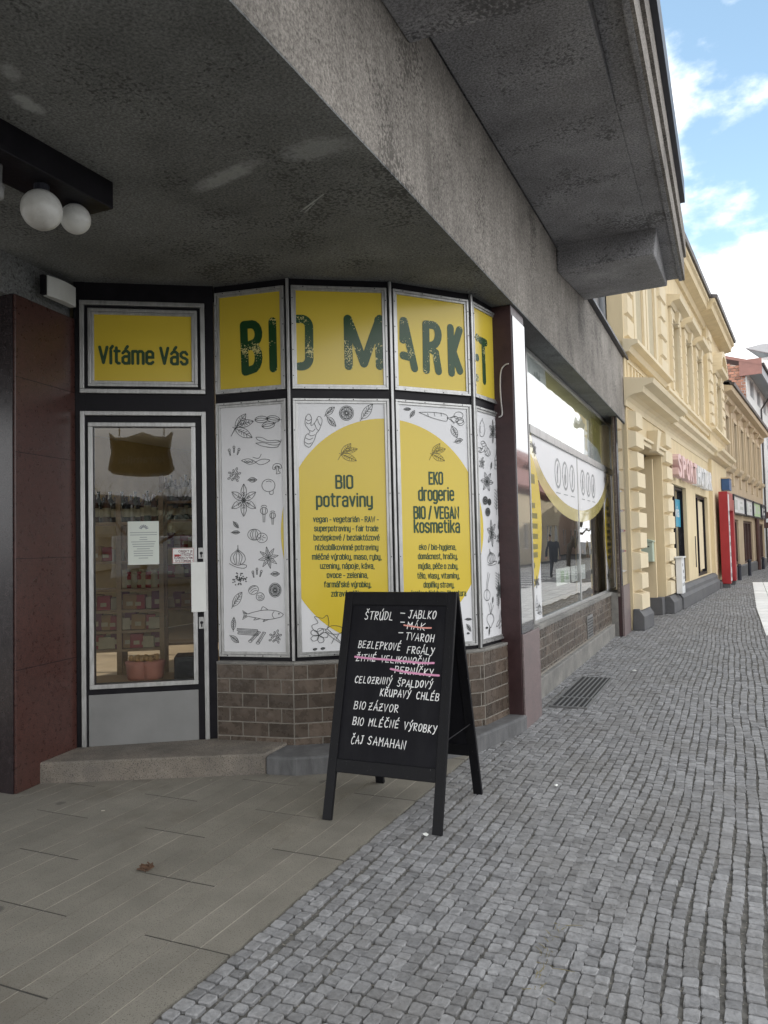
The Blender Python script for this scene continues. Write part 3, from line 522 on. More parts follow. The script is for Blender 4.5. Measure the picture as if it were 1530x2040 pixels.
struct('pavement_bed', MB().add([(-1.7,-30,-.012),(2.85,-30,-.012),(2.85,130,-.012),(-1.7,130,-.012)], [(0,1,2,3)]), M['sand'])
# white setts across the street, seen at the right edge
mbw = MB(); y = 10.6
while y < 27:
    xl = .40+max(0, (12.2-y))*.12+max(0, y-17)*.015
    nx = 8
    for k in range(nx):
        a = xl+k*.30; mbw.box(a, a+.285, y, y+.62, .0, .014)
    y += .66
struct('white_paving', mbw, M['white_pave'])
# ---- entrance slabs: half-bond concrete slabs, each with two sanded grooves
mbp, mbg, mbj = MB(), MB(), MB()
struct('slab_bed', MB().box(-9,-1.70,-3,6.2,-.05,-.022), M['joint'])
for c in range(18):
    x1 = -1.694-.3925*c; x0 = x1-.3925; off = .44 if c % 2 else 0
    y = -2.9+off-.0; y = 2.32-.885*6+off
    while y < 6:
        if y < 5.5:
            e = .0015; z = abs(rr.gauss(0,.0006)); mbj.box(x0+.003,x1-.003,y+.8815,y+.8885,-.0012,-.0004)
            for k in range(3):
                xa = x0+e+k*(.3925-2*e)/3; xb = xa+(.3925-2*e)/3
                mbp.box(xa+(.0038 if k else 0), xb-(.0038 if k < 2 else 0), y+.005, y+.880, -.03, z)
        y += .885
struct('entrance_paving', mbp, M['slab']); struct('paving_joints', mbj, M['joint'])
struct('paving_grooves', MB().box(-8.7,-1.705,-2.9,6.0,-.0215,-.0012), M['groove'])

# ================================================================== CORNER SHOP BUILDING
SB = thing('shop_building', (-1.75,9,0), 'concrete corner building with yellow organic market shopfront under deep overhang', 'building')
CEIL = 3.335
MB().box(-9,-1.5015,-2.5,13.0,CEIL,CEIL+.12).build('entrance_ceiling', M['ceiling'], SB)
MB().box(-1.75,-1.5,-2.5,13.1,CEIL+.002,4.42).build('fascia_beam', M['fascia'], SB, bevel=.012)
MB().hexa([(-1.76,9.36,4.42),(-1.44,9.36,4.42),(-1.44,13.16,4.42),(-1.76,13.16,4.42)],[(-1.76,9.36,4.50),(-1.44,9.36,4.46),(-1.44,13.16,4.46),(-1.76,13.16,4.50)]).build('coping', M['dark_metal'], SB)
MB().box(-2.2,-1.86,9.4,12.96,4.42,12).build('upper_wall', M['upper_wall'], SB)
MB().box(-1.855,-1.78,9.4,13.05,4.98,5.04).build('ledge', M['dark_metal'], SB)
MB().box(-9,-1.78,-2.5,9.35,4.9,12).build('upper_wall', M['upper_wall'], SB)
MB().tube([(-1.80,12.93,4.5),(-1.80,12.93,12)], .055, 10).build('downpipe', M['pale_grey'], SB, smooth=True)
# bay overhang: slab, cross ribs, edge strip, stepped outer faces and gutter
b = MB(); b.box(-1.5,-.61,-1.5,9.35,4.43,4.624); b.box(-.6095,-.40,5.40,9.35,4.43,4.624); b.hexa([(-.6095,3.6,4.645),(-.40,3.6,4.645),(-.40,5.3995,4.432),(-.6095,5.3995,4.432)],[(-.6095,3.6,4.66),(-.40,3.6,4.66),(-.40,5.3995,4.66),(-.6095,5.3995,4.66)])
b.build('bay_slab', M['bay_concrete'], SB, bevel=.006)
MB().box(-1.498,-.60,2.9,3.80,4.18,4.448).build('bay_rib', M['bay_concrete'], SB, bevel=.012)
MB().hexa([(-1.499,7.70,4.165),(-.575,7.70,4.185),(-.565,9.33,4.36),(-1.499,9.33,4.34)],[(-1.499,7.70,4.448),(-.535,7.70,4.448),(-.56,9.33,4.448),(-1.499,9.33,4.448)]).build('bay_rib', M['bay_concrete'], SB, bevel=.012)
MB().box(-.44,-.398,-1.5,9.37,4.405,4.45).build('bay_edge', M['bay_concrete'], SB, bevel=.008)
MB().box(-.3975,-.375,-1.5,9.375,4.41,4.66).build('bay_fascia', M['fascia'], SB)
MB().box(-.42,-.350,-1.5,9.34,4.662,4.93).build('bay_fascia', M['fascia'], SB)
MB().box(-.45,-.305,-1.5,8.45,4.932,5.16).build('bay_flashing', M['dark_metal'], SB)
MB().box(-1.77,-.43,-1.5,9.3,4.625,4.90).build('bay_floor', M['bay_concrete'], SB)

# ---- polygonal bay and door: plan points of the joints
J = [(-4.07,3.95),(-3.36,4.43),(-3.32,4.48),(-2.765,4.57),(-2.165,4.97),(-1.74,5.51),(-1.65,6.09)]
D = frame2(J[0], J[1]); P = [frame2(J[i], J[i+1]) for i in range(2,6)]
Ln = lambda i: math.hypot(J[i+1][0]-J[i][0], J[i+1][1]-J[i][1])
PL = [Ln(i) for i in range(2,6)]; DL = Ln(0)
def bars(mb, fr, a0, a1, b0, b1, w, o0, o1):
    mb.fbox(fr,a0,a1,o0,o1,b0,b0+w); mb.fbox(fr,a0,a1,o0,o1,b1-w,b1); mb.fbox(fr,a0,a0+w,o0,o1,b0+w,b1-w); mb.fbox(fr,a1-w,a1,o0,o1,b0+w,b1-w)
def framed(fr, a0, a1, b0, b1, name):
    """aluminium frame in two steps, with screw heads"""
    mb = MB(); bars(mb,fr,a0,a1,b0,b1,.016,0,.022); bars(mb,fr,a0+.0165,a1-.0165,b0+.0165,b1-.0165,.017,0,.013)
    nf = len(mb.f)
    for k in range(4):
        for (a, bb) in ((a0+(a1-a0)*(k+.5)/4, b0+.008),(a0+(a1-a0)*(k+.5)/4, b1-.008),(a0+.008, b0+(b1-b0)*(k+.5)/4),(a1-.008, b0+(b1-b0)*(k+.5)/4)):
            mb.tube([fr.pt(a,.0205,bb),fr.pt(a,.0245,bb)],.0045,6)
    o = mb.build(name, M['alu'], SB, bevel=.0015); o.data.materials.append(M['black'])
    for q in o.data.polygons:
        if q.index >= nf: q.material_index = 1
    return o
# black backing behind the frames
for i, fr in enumerate(P):
    mb = MB(); mb.fbox(fr, 0, PL[i], -.07, -.001, .665, CEIL); mb.build('window_surround', M['black'], SB)
wins = []
for i, fr in enumerate(P):
    g0, g1 = .022, PL[i]-.022
    if i == 0: g0 = .006
    if i == 3: g1 = PL[i]-.02
    hi = framed(fr, g0, g1, 2.553, 3.283, 'sign_window'); lo = framed(fr, g0, g1, .700, 2.487, 'poster_window')
    MB().quad(fr, g0+.033, g1-.033, 2.586, 3.25, .004).build('sign_panel', M['yellow'], hi, fix=False)
    MB().quad(fr, g0+.033, g1-.033, .733, 2.454, .004).build('poster', M['poster'], lo, fix=False)
    e = [fr.hit(761+201*math.cos(k*.0654498), 1058+224*math.sin(k*.0654498)) for k in range(96)]
    pc = poly_clip(e, g0+.034, g1-.034, .734, 2.453)
    if len(pc) > 2: MB().add([fr.pt(p[0],.0050,p[1]) for p in pc], [tuple(range(len(pc)))]).build('yellow_disc', M['yellow'], lo, fix=False)
    wins.append((hi, lo, g0, g1))
# posts between the facets
for i in (1,2,3):
    d = (P[i-1].n+P[i].n).normalized(); c = Vector((J[i+2][0],J[i+2][1],0)); s = d.cross(Vector((0,0,1)))
    pr = [c+s*.010+d*.0, c-s*.010+d*.0, c-s*.010+d*.026, c+s*.010+d*.026]
    MB().prism([p+Vector((0,0,.675)) for p in pr], (0,0,CEIL-.68)).build('mullion', M['alu'], SB, bevel=.003)
# ---- the big sign lettering (in the pixels of a 3.06x enlargement of the photograph, measured on each facet)
Z4 = lambda l: [(560+p[0]/3.06, 540+p[1]/3.06) for p in l]
Z3 = lambda l: [(130+p[0]/3.4, 540+p[1]/3.4) for p in l]
arc = lambda cx, cy, rx, ry, a0, a1, n=8: [(cx+rx*math.cos(R_(a0+(a1-a0)*i/n)), cy+ry*math.sin(R_(a0+(a1-a0)*i/n))) for i in range(n+1)]
LW = .059
def sign(i, ls): mb = MB(); strokes(mb, P[i], ls, LW, .0055, px=True); mb.build('lettering', M['ink_worn'], wins[i][0], fix=False)
sign(0, [Z3([(1210,367),(1222,682)]), Z3([(1210,367),(1262,362)]+arc(1265,428,46,66,-90,75)+[(1225,512)]), Z3([(1240,512),(1262,508)]+arc(1266,588,46,80,-90,88)+[(1224,683)]), Z3([(1404,342),(1412,660)])])
sign(1, [Z4([(96,293),(120,293)]+arc(124,345,46,52,-90,0)+[(171,520)]+arc(126,530,46,52,0,90)+[(112,582)]), Z4([(405,292),(412,580)]), Z4([(405,292),(432,360),(505,565)]), Z4([(505,565),(560,400),(600,292)]), Z4([(592,300),(602,580)])])
sign(2, [Z4([(748,305),(812,594)]), Z4([(742,305),(741,420)]), Z4([(742,515),(786,526)]), Z4([(880,325),(884,605)]), Z4([(880,325),(915,330)]+arc(918,392,38,62,-85,80)+[(890,462)]), Z4([(905,470),(940,500),(958,612)]), Z4([(1030,347),(1037,622)]), Z4([(1085,360),(1046,490),(1088,610)])])
sign(3, [Z4([(1190,405),(1194,407)]), Z4([(1190,527),(1193,528)]), Z4([(1190,650),(1193,652)]), Z4([(1210,422),(1244,438)]), Z4([(1228,440),(1236,672)])])
# ---- poster texts
def Z6(x, y): return (560+x/3.1875, 780+y/3.1875)
def ptext(i, rows, nm='lettering'):
    mb = MB()
    for s_, x0, x1, yb, cap, wt in rows:
        A = Z6(x0, yb); B = Z6(x1, yb); ctext(mb, P[i], s_, A[0]+wt*120, B[0]-wt*120, A[1], cap/3.1875, wt)
    mb.build(nm, M['ink'], wins[i][1], fix=False)
ptext(1, [('BIO',345,458,613,78,.0142),('potraviny',222,582,728,80,.0142),('vegan - vegetarián - RAW -',203,620,828,34,.0062),('superpotraviny - fair trade',210,617,886,34,.0062),('bezlepkové / bezlaktózové',206,625,944,34,.0062),('nízkobílkovinné potraviny',216,617,1006,34,.0062),('mléčné výrobky, maso, ryby,',196,638,1066,34,.0062),('uzeniny, nápoje, káva,',247,593,1124,34,.0062),('ovoce - zelenina,',290,553,1182,34,.0062),('farmářské výrobky,',272,573,1241,34,.0062),('zdravá výživa',317,530,1300,34,.0062)])
ptext(2, [('EKO',934,1028,587,72,.0142),('drogerie',868,1098,690,80,.0142),('BIO / VEGAN',838,1130,805,72,.0142),('kosmetika',840,1135,893,76,.0142),('eko / bio-hygiena,',873,1110,1004,34,.0062),('domácnost, hračky,',866,1120,1063,34,.0062),('mýdla, péče o zuby,',868,1123,1125,34,.0062),('tělo, vlasy, vitamíny,',862,1132,1186,34,.0062),('doplňky stravy,',902,1098,1243,34,.0062),('kapky a tinktury, literatura',826,1173,1297,34,.0062)])
# ---- plant sketches
def sketch(i, items, zz, w=.0034, ink='line_ink', nm='line_drawing'):
    mb = MB()
    for fn, x, y, hx, hy, rot in items:
        for k, l in enumerate(tr(fn(), 0, 0, 1, rot)):
            q = [P[i].hit(*zz(x+p[0]*hx, y-p[1]*hy)) for p in l]; ribbon(mb, P[i], q, w, .0070+k%7*4e-5, caps=False)
    mb.build(nm, M[ink], wins[i][1], fix=False)
Z5 = lambda x, y: (130+x/3.255, 800+y/3.255)
sketch(0, [(d_branch,1130,170,95,95,0),(d_nuts,1315,132,90,62,0),(d_chilli,1320,262,82,55,0),(d_cloves,1097,322,46,46,0),(d_pod,1237,388,92,55,0),(d_mush,1378,437,38,38,.2),(d_seeds,1102,477,48,48,0),(d_leaf,1218,508,28,36,0),(d_cap,1320,552,50,52,0),(d_flower,1160,640,92,108,0),(d_poppy,1310,735,75,75,0),(d_leaf,1110,800,28,24,-1),(d_leaf,1110,848,26,26,0),(d_nutmeg,1250,872,70,60,0),(d_garlic,1122,1005,62,75,0),(d_star,1320,1012,66,72,.2),(d_dots,1128,1150,52,52,0),(d_cloves,1246,1112,40,46,0),(d_leaf,1365,1117,28,34,0),(d_walnut,1242,1240,62,62,0),(d_citrus,1363,1222,39,46,0),(d_leaf,1118,1282,50,60,.9),(d_fish,1285,1382,132,62,0),(d_leaf,1094,1440,34,42,1.5),(d_cinn,1215,1508,100,75,0),(d_leaf,1102,1540,32,38,-.6),(d_seeds,1368,1525,46,46,0)], Z5)
sketch(1, [(d_ginger,203,248,66,104,0),(d_leaf,310,125,36,46,.6),(d_leaf,320,192,36,46,-.7),(d_citrus,415,138,45,46,0),(d_leaf,545,128,52,66,.8),(d_bloom,280,1515,115,95,0),(d_nut,215,1636,26,18,.4),(d_nut,265,1631,26,18,.4)], Z6)
sketch(1, [(d_branch,405,395,82,68,0)], Z6, ink='olive_ink')
sketch(2, [(d_leaf,800,112,22,22,0),(d_leaf,832,142,26,26,1),(d_carrot,1012,195,140,125,0),(d_leaf,1125,313,26,36,.2),(d_leaf,1188,1445,20,16,0),(d_leaf,1190,1500,20,30,-.8),(d_nut,1185,1535,16,14,0)], Z6)
sketch(2, [(d_branch,975,395,68,68,0)], Z6, ink='olive_ink')
sketch(3, [(d_pear,1272,232,22,56,0),(d_flower,1340,255,24,76,0),(d_ginger,1290,362,42,46,1.2),(d_seeds,1272,455,19,38,0),(d_leaf,1330,470,10,22,1.3),(d_bottle,1363,430,13,62,0),(d_flower,1303,572,40,66,.4),(d_citrus,1292,692,16,26,0),(d_citrus,1318,702,11,20,0),(d_citrus,1308,765,15,26,0),(d_sprig,1363,700,22,84,0),(d_flower,1333,900,30,90,.2),(d_leaf,1380,835,14,34,1.2),(d_seeds,1380,930,17,38,0),(d_garlic,1328,1052,32,56,.3),(d_leaf,1382,1030,11,22,.9),(d_leaf,1384,1080,12,22,.5),(d_onion,1303,1238,22,92,0),(d_sprig,1372,1215,26,70,0),(d_flower,1382,1260,22,55,.3),(d_sprig,1374,1330,16,50,.2),(d_beet,1325,1420,28,80,0),(d_leaf,1340,1322,8,20,1.4),(d_chilli,1385,1450,24,56,1.2),(d_nut,1302,1500,14,14,0),(d_leaf,1318,1520,9,26,1.3)], Z6, w=.0042)

# ---- door with its frame, transom sign, and hardware
mb = MB(); mb.fbox(D, 0, DL, -.07, -.001, .135, CEIL-.0); mb2 = MB()
def hole(fr, a0, a1, b0, b1, A0, A1, B0, B1, o0, o1):   # plate with a rectangular opening
    m_ = MB(); m_.fbox(fr,a0,a1,o0,o1,b0,B0); m_.fbox(fr,a0,a1,o0,o1,B1,b1); m_.fbox(fr,a0,A0,o0,o1,B0,B1); m_.fbox(fr,A1,a1,o0,o1,B0,B1); return m_
dh = lambda x, y: D.hit(x, y)
ga0, gb1 = dh(176,842); ga1, gb0 = dh(396,1362)
hole(D, -.02, DL+.05, .132, CEIL, ga0+.03, ga1-.03, gb0+.03, gb1-.03, -.06, -.001).build('door_surround', M['black'], SB)
mb = MB(); bars(mb, D, .002, DL-.01, 2.55, 3.20, .03, 0, .03)
mb.fbox(D,.002,.032,0,.03,.135,2.425); mb.fbox(D,DL-.04,DL-.01,0,.03,.135,2.425); mb.fbox(D,.032,DL-.04,0,.03,2.395,2.425)
doorframe = mb.build('door_frame', M['alu'], SB, bevel=.003)
tw = MB(); bars(tw, D, .055, DL-.062, 2.60, 3.148, .020, 0, .022); bars(tw, D, .0755, DL-.0825, 2.6205, 3.1275, .020, 0, .013)
tw = tw.build('transom_window', M['alu'], SB, bevel=.0025)
MB().quad(D, .0955, DL-.1025, 2.6405, 3.1075, .004).build('sign_panel', M['yellow'], tw, fix=False)
mb = MB(); ctext(mb, D, 'Vítáme Vás', 199, 373, 723.5, 32, .0205, .0055, 726); mb.build('lettering', M['ink'], tw, fix=False)
door = MB(); bars(door, D, ga0, ga1, gb0, gb1, .030, .0, .022); door = door.build('door', M['alu'], SB, bevel=.003); tag(door, 'glazed aluminium framed shop door with steel kick plate')
MB().fbox(D, ga0+.028, ga1-.028, -.012, -.008, gb0+.028, gb1-.028).build('glass_pane', M['glass'], door)
k0 = dh(177,1385); k1 = dh(397,1475)
MB().fbox(D, k0[0], k1[0], 0, .006, k1[1]+.005, k0[1]).build('kick_plate', M['steel'], door, bevel=.003)
def plate(x0, y0, x1, y1, nm, mt, o0=.0, o1=.008, bev=.002):
    A = dh(x0,y0); B = dh(x1,y1); return MB().fbox(D, A[0], B[0], o0, o1, B[1], A[1]).build(nm, M[mt], door, bevel=bev)
plate(381,1120,411,1218,'push_plate','white_sheet',.023,.034,.003)
plate(395,1091,407,1113,'lock_plate','alu'); plate(396,1229,409,1252,'lock_plate','alu')
mb = MB()
for x, y in ((401,1102),(402,1240)):
    A = dh(x,y); mb.tube([D.pt(A[0],.0085,A[1]),D.pt(A[0],.011,A[1])],.011,10); mb.fbox(D,A[0]-.004,A[0]+.004,.0085,.0105,A[1]-.03,A[1]-.008)
mb.build('keyhole', M['black'], door)
plate(254,1039,317,1124,'notice','paper',-.0068,-.0062,0); plate(344,1092,387,1122,'warning_sticker','white_sheet',.0225,.0229,0)
mb = MB(); rr2 = random.Random(2)
for k in range(12):
    y = 1062+k*4.6; w = 6+rr2.random()*22; c = 285.5; A = dh(c-w,y); B = dh(c+w,y); mb.fbox(D,A[0],B[0],-.0060,-.0056,A[1],A[1]+.0045)
for k in range(7):
    a = R_(20+k*23); A = dh(286+9*math.cos(a),1055-9*math.sin(a)); B = dh(286+5*math.cos(a),1055-5*math.sin(a)); ribbon(mb,D,[A,B],.008,-.0057)
mb.build('notice_print', M['greyprint'], door, fix=False)
mb = MB()
for s, x0, x1, y in (('OBJEKT JE',356,384,1100.5),('STŘEŽEN',360,384,1107),('KAMEROVÝM',348,384,1113.5),('SYSTÉMEM !',350,384,1119.5)): text_px(mb, D, s, x0, x1, y, 4.6, .02, .0234)
sm = M['red']; mb.build('sticker_lettering', pbr('maroon_ink',(.12,.02,.04),.5), door, fix=False)
A = dh(348,1108); mb = MB(); mb.fbox(D,A[0],A[0]+.035,.0232,.0238,A[1]-.004,A[1]+.012); mb.fbox(D,A[0]+.035,A[0]+.045,.0232,.0236,A[1],A[1]+.008); bars(mb,D,dh(344.5,1122)[0],dh(386.5,1122)[0],dh(350,1121.5)[1],dh(350,1092.5)[1],.003,.0230,.0233)
mb.build('camera_symbol', M['red'], door)

# ---- granite pier left of the door, concrete band above it
MB().prism([(-4.0,3.36,0),(-4.09,3.925,0),(-9,3.925,0),(-9,3.36,0)], (0,0,3.07)).build('granite_pier', M['granite'], SB, bevel=.006)
mb = MB(); mb.box(-9,-4.015,3.352,3.359,0,3.07); mb.build('pier_cladding', M['granite_dark'], SB)
for z in (.74,1.42,2.08,2.55):
    MB().prism([(-3.9995,3.362,z),(-4.0885,3.92,z),(-4.095,3.92,z),(-4.006,3.362,z)], (0,0,.004)).build('cladding_joint', M['black'], SB)
MB().prism([(-4.05,3.30,3.072),(-4.16,3.95,3.072),(-9,3.95,3.072),(-9,3.30,3.072)], (0,0,.263)).build('concrete_band', M['ceiling'], SB)
MB().prism([(-4.10,3.926,.132),(-4.04,3.968,.132),(-4.3,4.3,.132),(-4.4,4.2,.132)], (0,0,CEIL-.132)).build('door_jamb', M['black'], SB)
# ---- step and stone base
step_front = [(-4.06,3.56),(-2.785,4.235)]
MB().prism([(-4.055,3.555,-.02),(-2.79,4.228,-.02),(-2.80,4.60,-.02),(-3.40,4.60,-.02),(-4.2,4.05,-.02)], (0,0,.152)).build('entrance_step', M['step'], SB, bevel=.012)
base = [(-2.787,4.230),(-2.585,4.268),(-1.99,4.675),(-1.66,5.16),(-1.50,5.86),(-1.50,5.93),(-1.9,6.2),(-2.4,5.4),(-2.9,4.9)]
MB().prism([(p[0],p[1],-.02) for p in base], (0,0,.135)).build('stone_base', M['base_grey'], SB, bevel=.015)
# ---- tiled plinth under the bay: courses of glazed tiles in bond over pale grout
def tiles(mb, fr, a0, a1, z0, z1, o, wt=.192, ht=.098, tl=.005, phase=0):
    r = 0; z = z1
    while z > z0+.012:
        zb = max(z-ht, z0); a = a0-(wt*.5 if (r+phase) % 2 else 0)
        while a < a1-.004:
            s0, s1 = max(a,a0)+tl/2, min(a+wt,a1)-tl/2
            if s1-s0 > .012:
                j = random.uniform(-.0008,.0008); mb.hexa([fr.pt(s0,o-.004,zb+tl),fr.pt(s1,o-.004,zb+tl),fr.pt(s1,o-.004,z),fr.pt(s0,o-.004,z)],[fr.pt(s0+.004,o+.003+j,zb+tl+.004),fr.pt(s1-.004,o+.003+j,zb+tl+.004),fr.pt(s1-.004,o+.003+j,z-.004),fr.pt(s0+.004,o+.003+j,z-.004)])
            a += wt
        z -= ht; r += 1
OUTB = .045
bp = []
for i in range(4):
    fr = P[i]
    gs = MB(); a0 = -.0 if i == 0 else -OUTB*math.tan(.5*math.acos(max(-1,min(1,P[i-1].n.dot(fr.n))))); a1 = PL[i]+(0 if i == 3 else OUTB*math.tan(.5*math.acos(max(-1,min(1,fr.n.dot(P[i+1].n))))))
    gs.fbox(fr, a0, a1, -.05, OUTB-.0015, .08, .652); gs.build('plinth_wall', M['grout'], SB)
    t_ = MB(); tiles(t_, fr, a0+.001, a1-.001, .09, .648, OUTB, phase=i); t_.build('plinth_tiles', M['tile'], SB)
    c = MB(); c.fbox(fr, a0, a1, -.02, OUTB+.006, .6525, .672); c.build('window_sill', M['stone'], SB, bevel=.004)

# ---- column between bay and street window
C1 = Fr((-1.52,0,0),(0,1,0))
MB().box(-1.95,-1.5225,5.90,6.30,.0,CEIL-.002).build('column', M['maroon'], SB, bevel=.006)
MB().box(-1.522,-1.515,5.915,6.295,.735,3.25).build('column_facing', M['polished'], SB)
MB().box(-1.522,-1.505,5.91,6.46,-.01,.73).build('column_base', M['pinkstone'], SB, bevel=.004)
# ---- street window, its films and glass
WX = -1.75; S = Fr((WX,0,0),(0,1,0))
MB().box(-1.95,-1.765,6.31,7.239,.0,CEIL-.002).build('window_pier', M['maroon'], SB)
sw = MB(); o0, o1 = -.03, .02
sw.fbox(S,7.24,7.275,o0,o1,.66,3.33); sw.fbox(S,12.86,12.90,o0,o1,.66,3.33); sw.fbox(S,7.275,12.86,o0,o1,.66,.70); sw.fbox(S,7.275,12.86,o0,o1,3.285,3.33); sw.fbox(S,7.275,12.86,o0,.03,2.50,2.585); sw.fbox(S,9.775,9.815,o0,.015,.70,2.50)
sw = sw.build('street_window', M['alu'], SB, bevel=.004); tag(sw, 'long street window with white and yellow film')
MB().fbox(S,7.275,9.775,.002,.006,.70,2.50).build('glass_pane', M['shop_glass'], sw); MB().fbox(S,9.815,12.86,.002,.006,.70,2.50).build('glass_pane', M['shop_glass'], sw); MB().fbox(S,7.275,12.86,.002,.006,2.585,3.285).build('glass_pane', M['shop_glass'], sw)
def film(poly, rect, mt, o, nm='film'):
    pc = poly_clip(poly, *rect)
    if len(pc) > 2: MB().add([S.pt(p[0],o,p[1]) for p in pc], [tuple(range(len(pc)))]).build(nm, M[mt], sw, fix=False)
for r_ in ((7.275,9.775,.70,2.50),(9.815,12.86,.70,2.50)):
    film(ell(9.85,2.62,2.75,.93,64), r_, 'paleyellow', .0068); film(ell(9.85,2.62,2.50,.78,64), r_, 'whitefilm', .0074)
    film([(7.2,.6),(7.62,.6),(7.62,2.6),(7.2,2.6)], r_, 'poster', .0064); film([(11.95,.6),(12.95,.6),(12.95,2.6),(11.95,2.6)], r_, 'poster', .0064)
    film(ell(7.22,1.66,.50,.66,48), r_, 'yellow', .0080); film(ell(12.32,1.56,.36,.56,48), r_, 'yellow', .0080)
top = (7.275,12.86,2.585,3.285)
film([(7.2,2.5),(8.35,2.5),(8.15,3.4),(7.2,3.4)], top, 'beigefilm', -.0065); film([(8.35,2.5),(12.95,2.5),(12.95,3.4),(8.15,3.4)], top, 'paleyellow', -.0065)
film([(8.9,2.5),(9.6,2.75),(10.6,2.86),(11.6,2.8),(12.4,2.5)], top, 'beigefilm', -.0055)
film([(12.05,2.55),(12.75,2.55),(12.7,3.3),(12.2,3.3)], top, 'beigefilm', -.0050)
mb = MB()
for yc, sy, dz in ((7.78,.16,0),(12.42,.14,0)):
    for k in range(9):
        a = R_(-10+k*25); mb.add([S.pt(yc+sy*1.5*math.cos(a)+p[0]*sy,-.0035,2.95+.2*math.sin(a)+p[1]) for p in ell(0,0,.26,.045,10)[:-1]], [tuple(range(10))])
    ribbon(mb,S,[(yc,2.62),(yc,2.9)],.05,-.0036); ribbon(mb,S,[(yc,2.72),(yc+sy*.8,2.92)],.03,-.0034); ribbon(mb,S,[(yc,2.75),(yc-sy*.8,2.95)],.03,-.0034)
for k, (yc) in enumerate((8.60,9.02,9.45,10.18,10.6,11.0)):
    ribbon(mb,S,ell(yc,2.21,.155,.155,24),.03,.0088,caps=False); ribbon(mb,S,[(yc-.02,2.12),(yc+.03*(k%3-1),2.21),(yc+.02,2.3)],.05,.0089)
    if k % 2: ribbon(mb,S,ell(yc,2.18,.05,.05,10),.02,.0091,caps=False)
    mb.fbox(S,yc-.12,yc+.12,.0088,.0090,1.985,1.995)
mb.build('film_print', M['greyprint'], sw, fix=False)
mb = MB()
for k, (z, w) in enumerate(((2.02,.22),(1.78,.2),(1.68,.3),(1.58,.3),(1.48,.3),(1.38,.28),(1.30,.26),(1.2,.1))):
    mb.fbox(S,7.29,7.29+w*.8,.0090,.0093,z,z+(.09 if k == 0 else .05))
for k in range(8): mb.fbox(S,12.12,12.50,.0090,.0093,1.92-k*.1-(.06 if k > 1 else 0),1.92-k*.1-(.06 if k > 1 else 0)+.05)
mb.build('film_lettering', pbr('brown_ink',(.20,.17,.03),.4), sw)
mb = MB(); k = 0
for fn, y, z, hx, hy in ((d_flower,7.42,1.06,.12,.06),(d_bottle,7.40,.86,.05,.07),(d_garlic,7.5,.8,.1,.06),(d_leaf,7.38,2.4,.09,.06),(d_flower,7.5,2.36,.09,.07),(d_seeds,12.2,2.38,.2,.07),(d_branch,12.4,2.28,.2,.07),(d_flower,12.15,.9,.16,.07),(d_leaf,12.35,.82,.16,.08),(d_beet,12.25,.98,.12,.07),(d_pear,12.45,1.0,.1,.07)):
    for l in tr(fn(),0,0,1): ribbon(mb,S,[(y+p[0]*hx,z+p[1]*hy) for p in l],.006,.0090+k%5*4e-5,caps=False); k += 1
mb.build('line_drawing', M['line_ink'], sw, fix=False)
MB().fbox(S,7.3,12.78,-.62,-.60,.131,3.2).build('added_dark_screen', M['darkcloth'], SB)  # dark screen added to block the bright room behind the window glass
MB().fbox(S,7.3,12.85,-.60,-.04,.60,.64).build('display_floor', M['interior_floor'], SB)
for a0, a1 in ((8.93,9.75),(9.83,10.85)):
    s_ = MB().fbox(S,a0,a1,-.12,-.115,.93,1.13).build('info_card', M['white_sheet'], sw)
mb = MB(); mb.fbox(S,9.18,9.38,-.1145,-.1138,.96,1.10); mb.prism([S.pt(9.45,-.1142,.98),S.pt(9.67,-.1142,.98),S.pt(9.58,-.1142,1.1)], (.0006,0,0)); mb.build('card_print', M['sign_green'], sw)
mb = MB(); [mb.fbox(S,10.1+k*.3,10.2+k*.3,-.1145,-.1138,z,z+.04) for k in range(2) for z in (.96,1.02,1.08)]; mb.build('card_print', M['greyprint'], sw)
# plinth of the street window
MB().box(-1.9,-1.7015,6.47,12.05,.0,.655).build('plinth_wall', M['grout'], SB)
MB().box(-1.9,-1.601,12.06,12.88,.0,.655).build('column_foot', M['stone'], SB)
T2 = Fr((-1.70,0,0),(0,1,0)); mb = MB(); tiles(mb,T2,6.48,12.05,.20,.62,0,wt=.21,ht=.098,tl=.006); mb.build('plinth_tiles', M['tile'], SB)
MB().box(-1.85,-1.675,6.47,12.05,.622,.668).build('window_sill', M['stone'], SB, bevel=.006)
MB().box(-1.9,-1.655,6.47,12.05,-.02,.185).build('stone_base', M['stone'], SB, bevel=.01)
mb = MB(); mb.box(-1.697,-1.685,9.85,10.25,.22,.50); o = mb.build('vent_grille', M['steel'], SB, bevel=.003)
mb = MB(); [mb.box(-1.6855,-1.683,9.87,10.23,.24+k*.035,.255+k*.035) for k in range(7)]; mb.build('vent_slots', M['black'], o)
# second column and tiled jamb at the far end
MB().box(-1.60,-1.545,12.06,12.80,0,CEIL-.002).build('column', M['maroon'], SB)
MB().box(-1.544,-1.52,12.055,12.82,.76,CEIL-.004).build('column_facing', M['polished'], SB); MB().box(-1.544,-1.515,12.05,12.83,-.01,.755).build('column_base', M['pinkstone'], SB)
J2 = Fr((-1.60,12.05,0),(1,0,0)); mb = MB(); tiles(mb,J2,0,.035,.64,CEIL-.01,.004,wt=.3,ht=.11); mb.build('jamb_tiles', M['tile'], SB); MB().box(-1.60,-1.565,12.05,12.06,.6,CEIL-.004).build('jamb_wall', M['grout'], SB)
MB().box(-9,-1.76,12.90,13.0,0,12).build('party_wall', M['upper_wall'], SB)
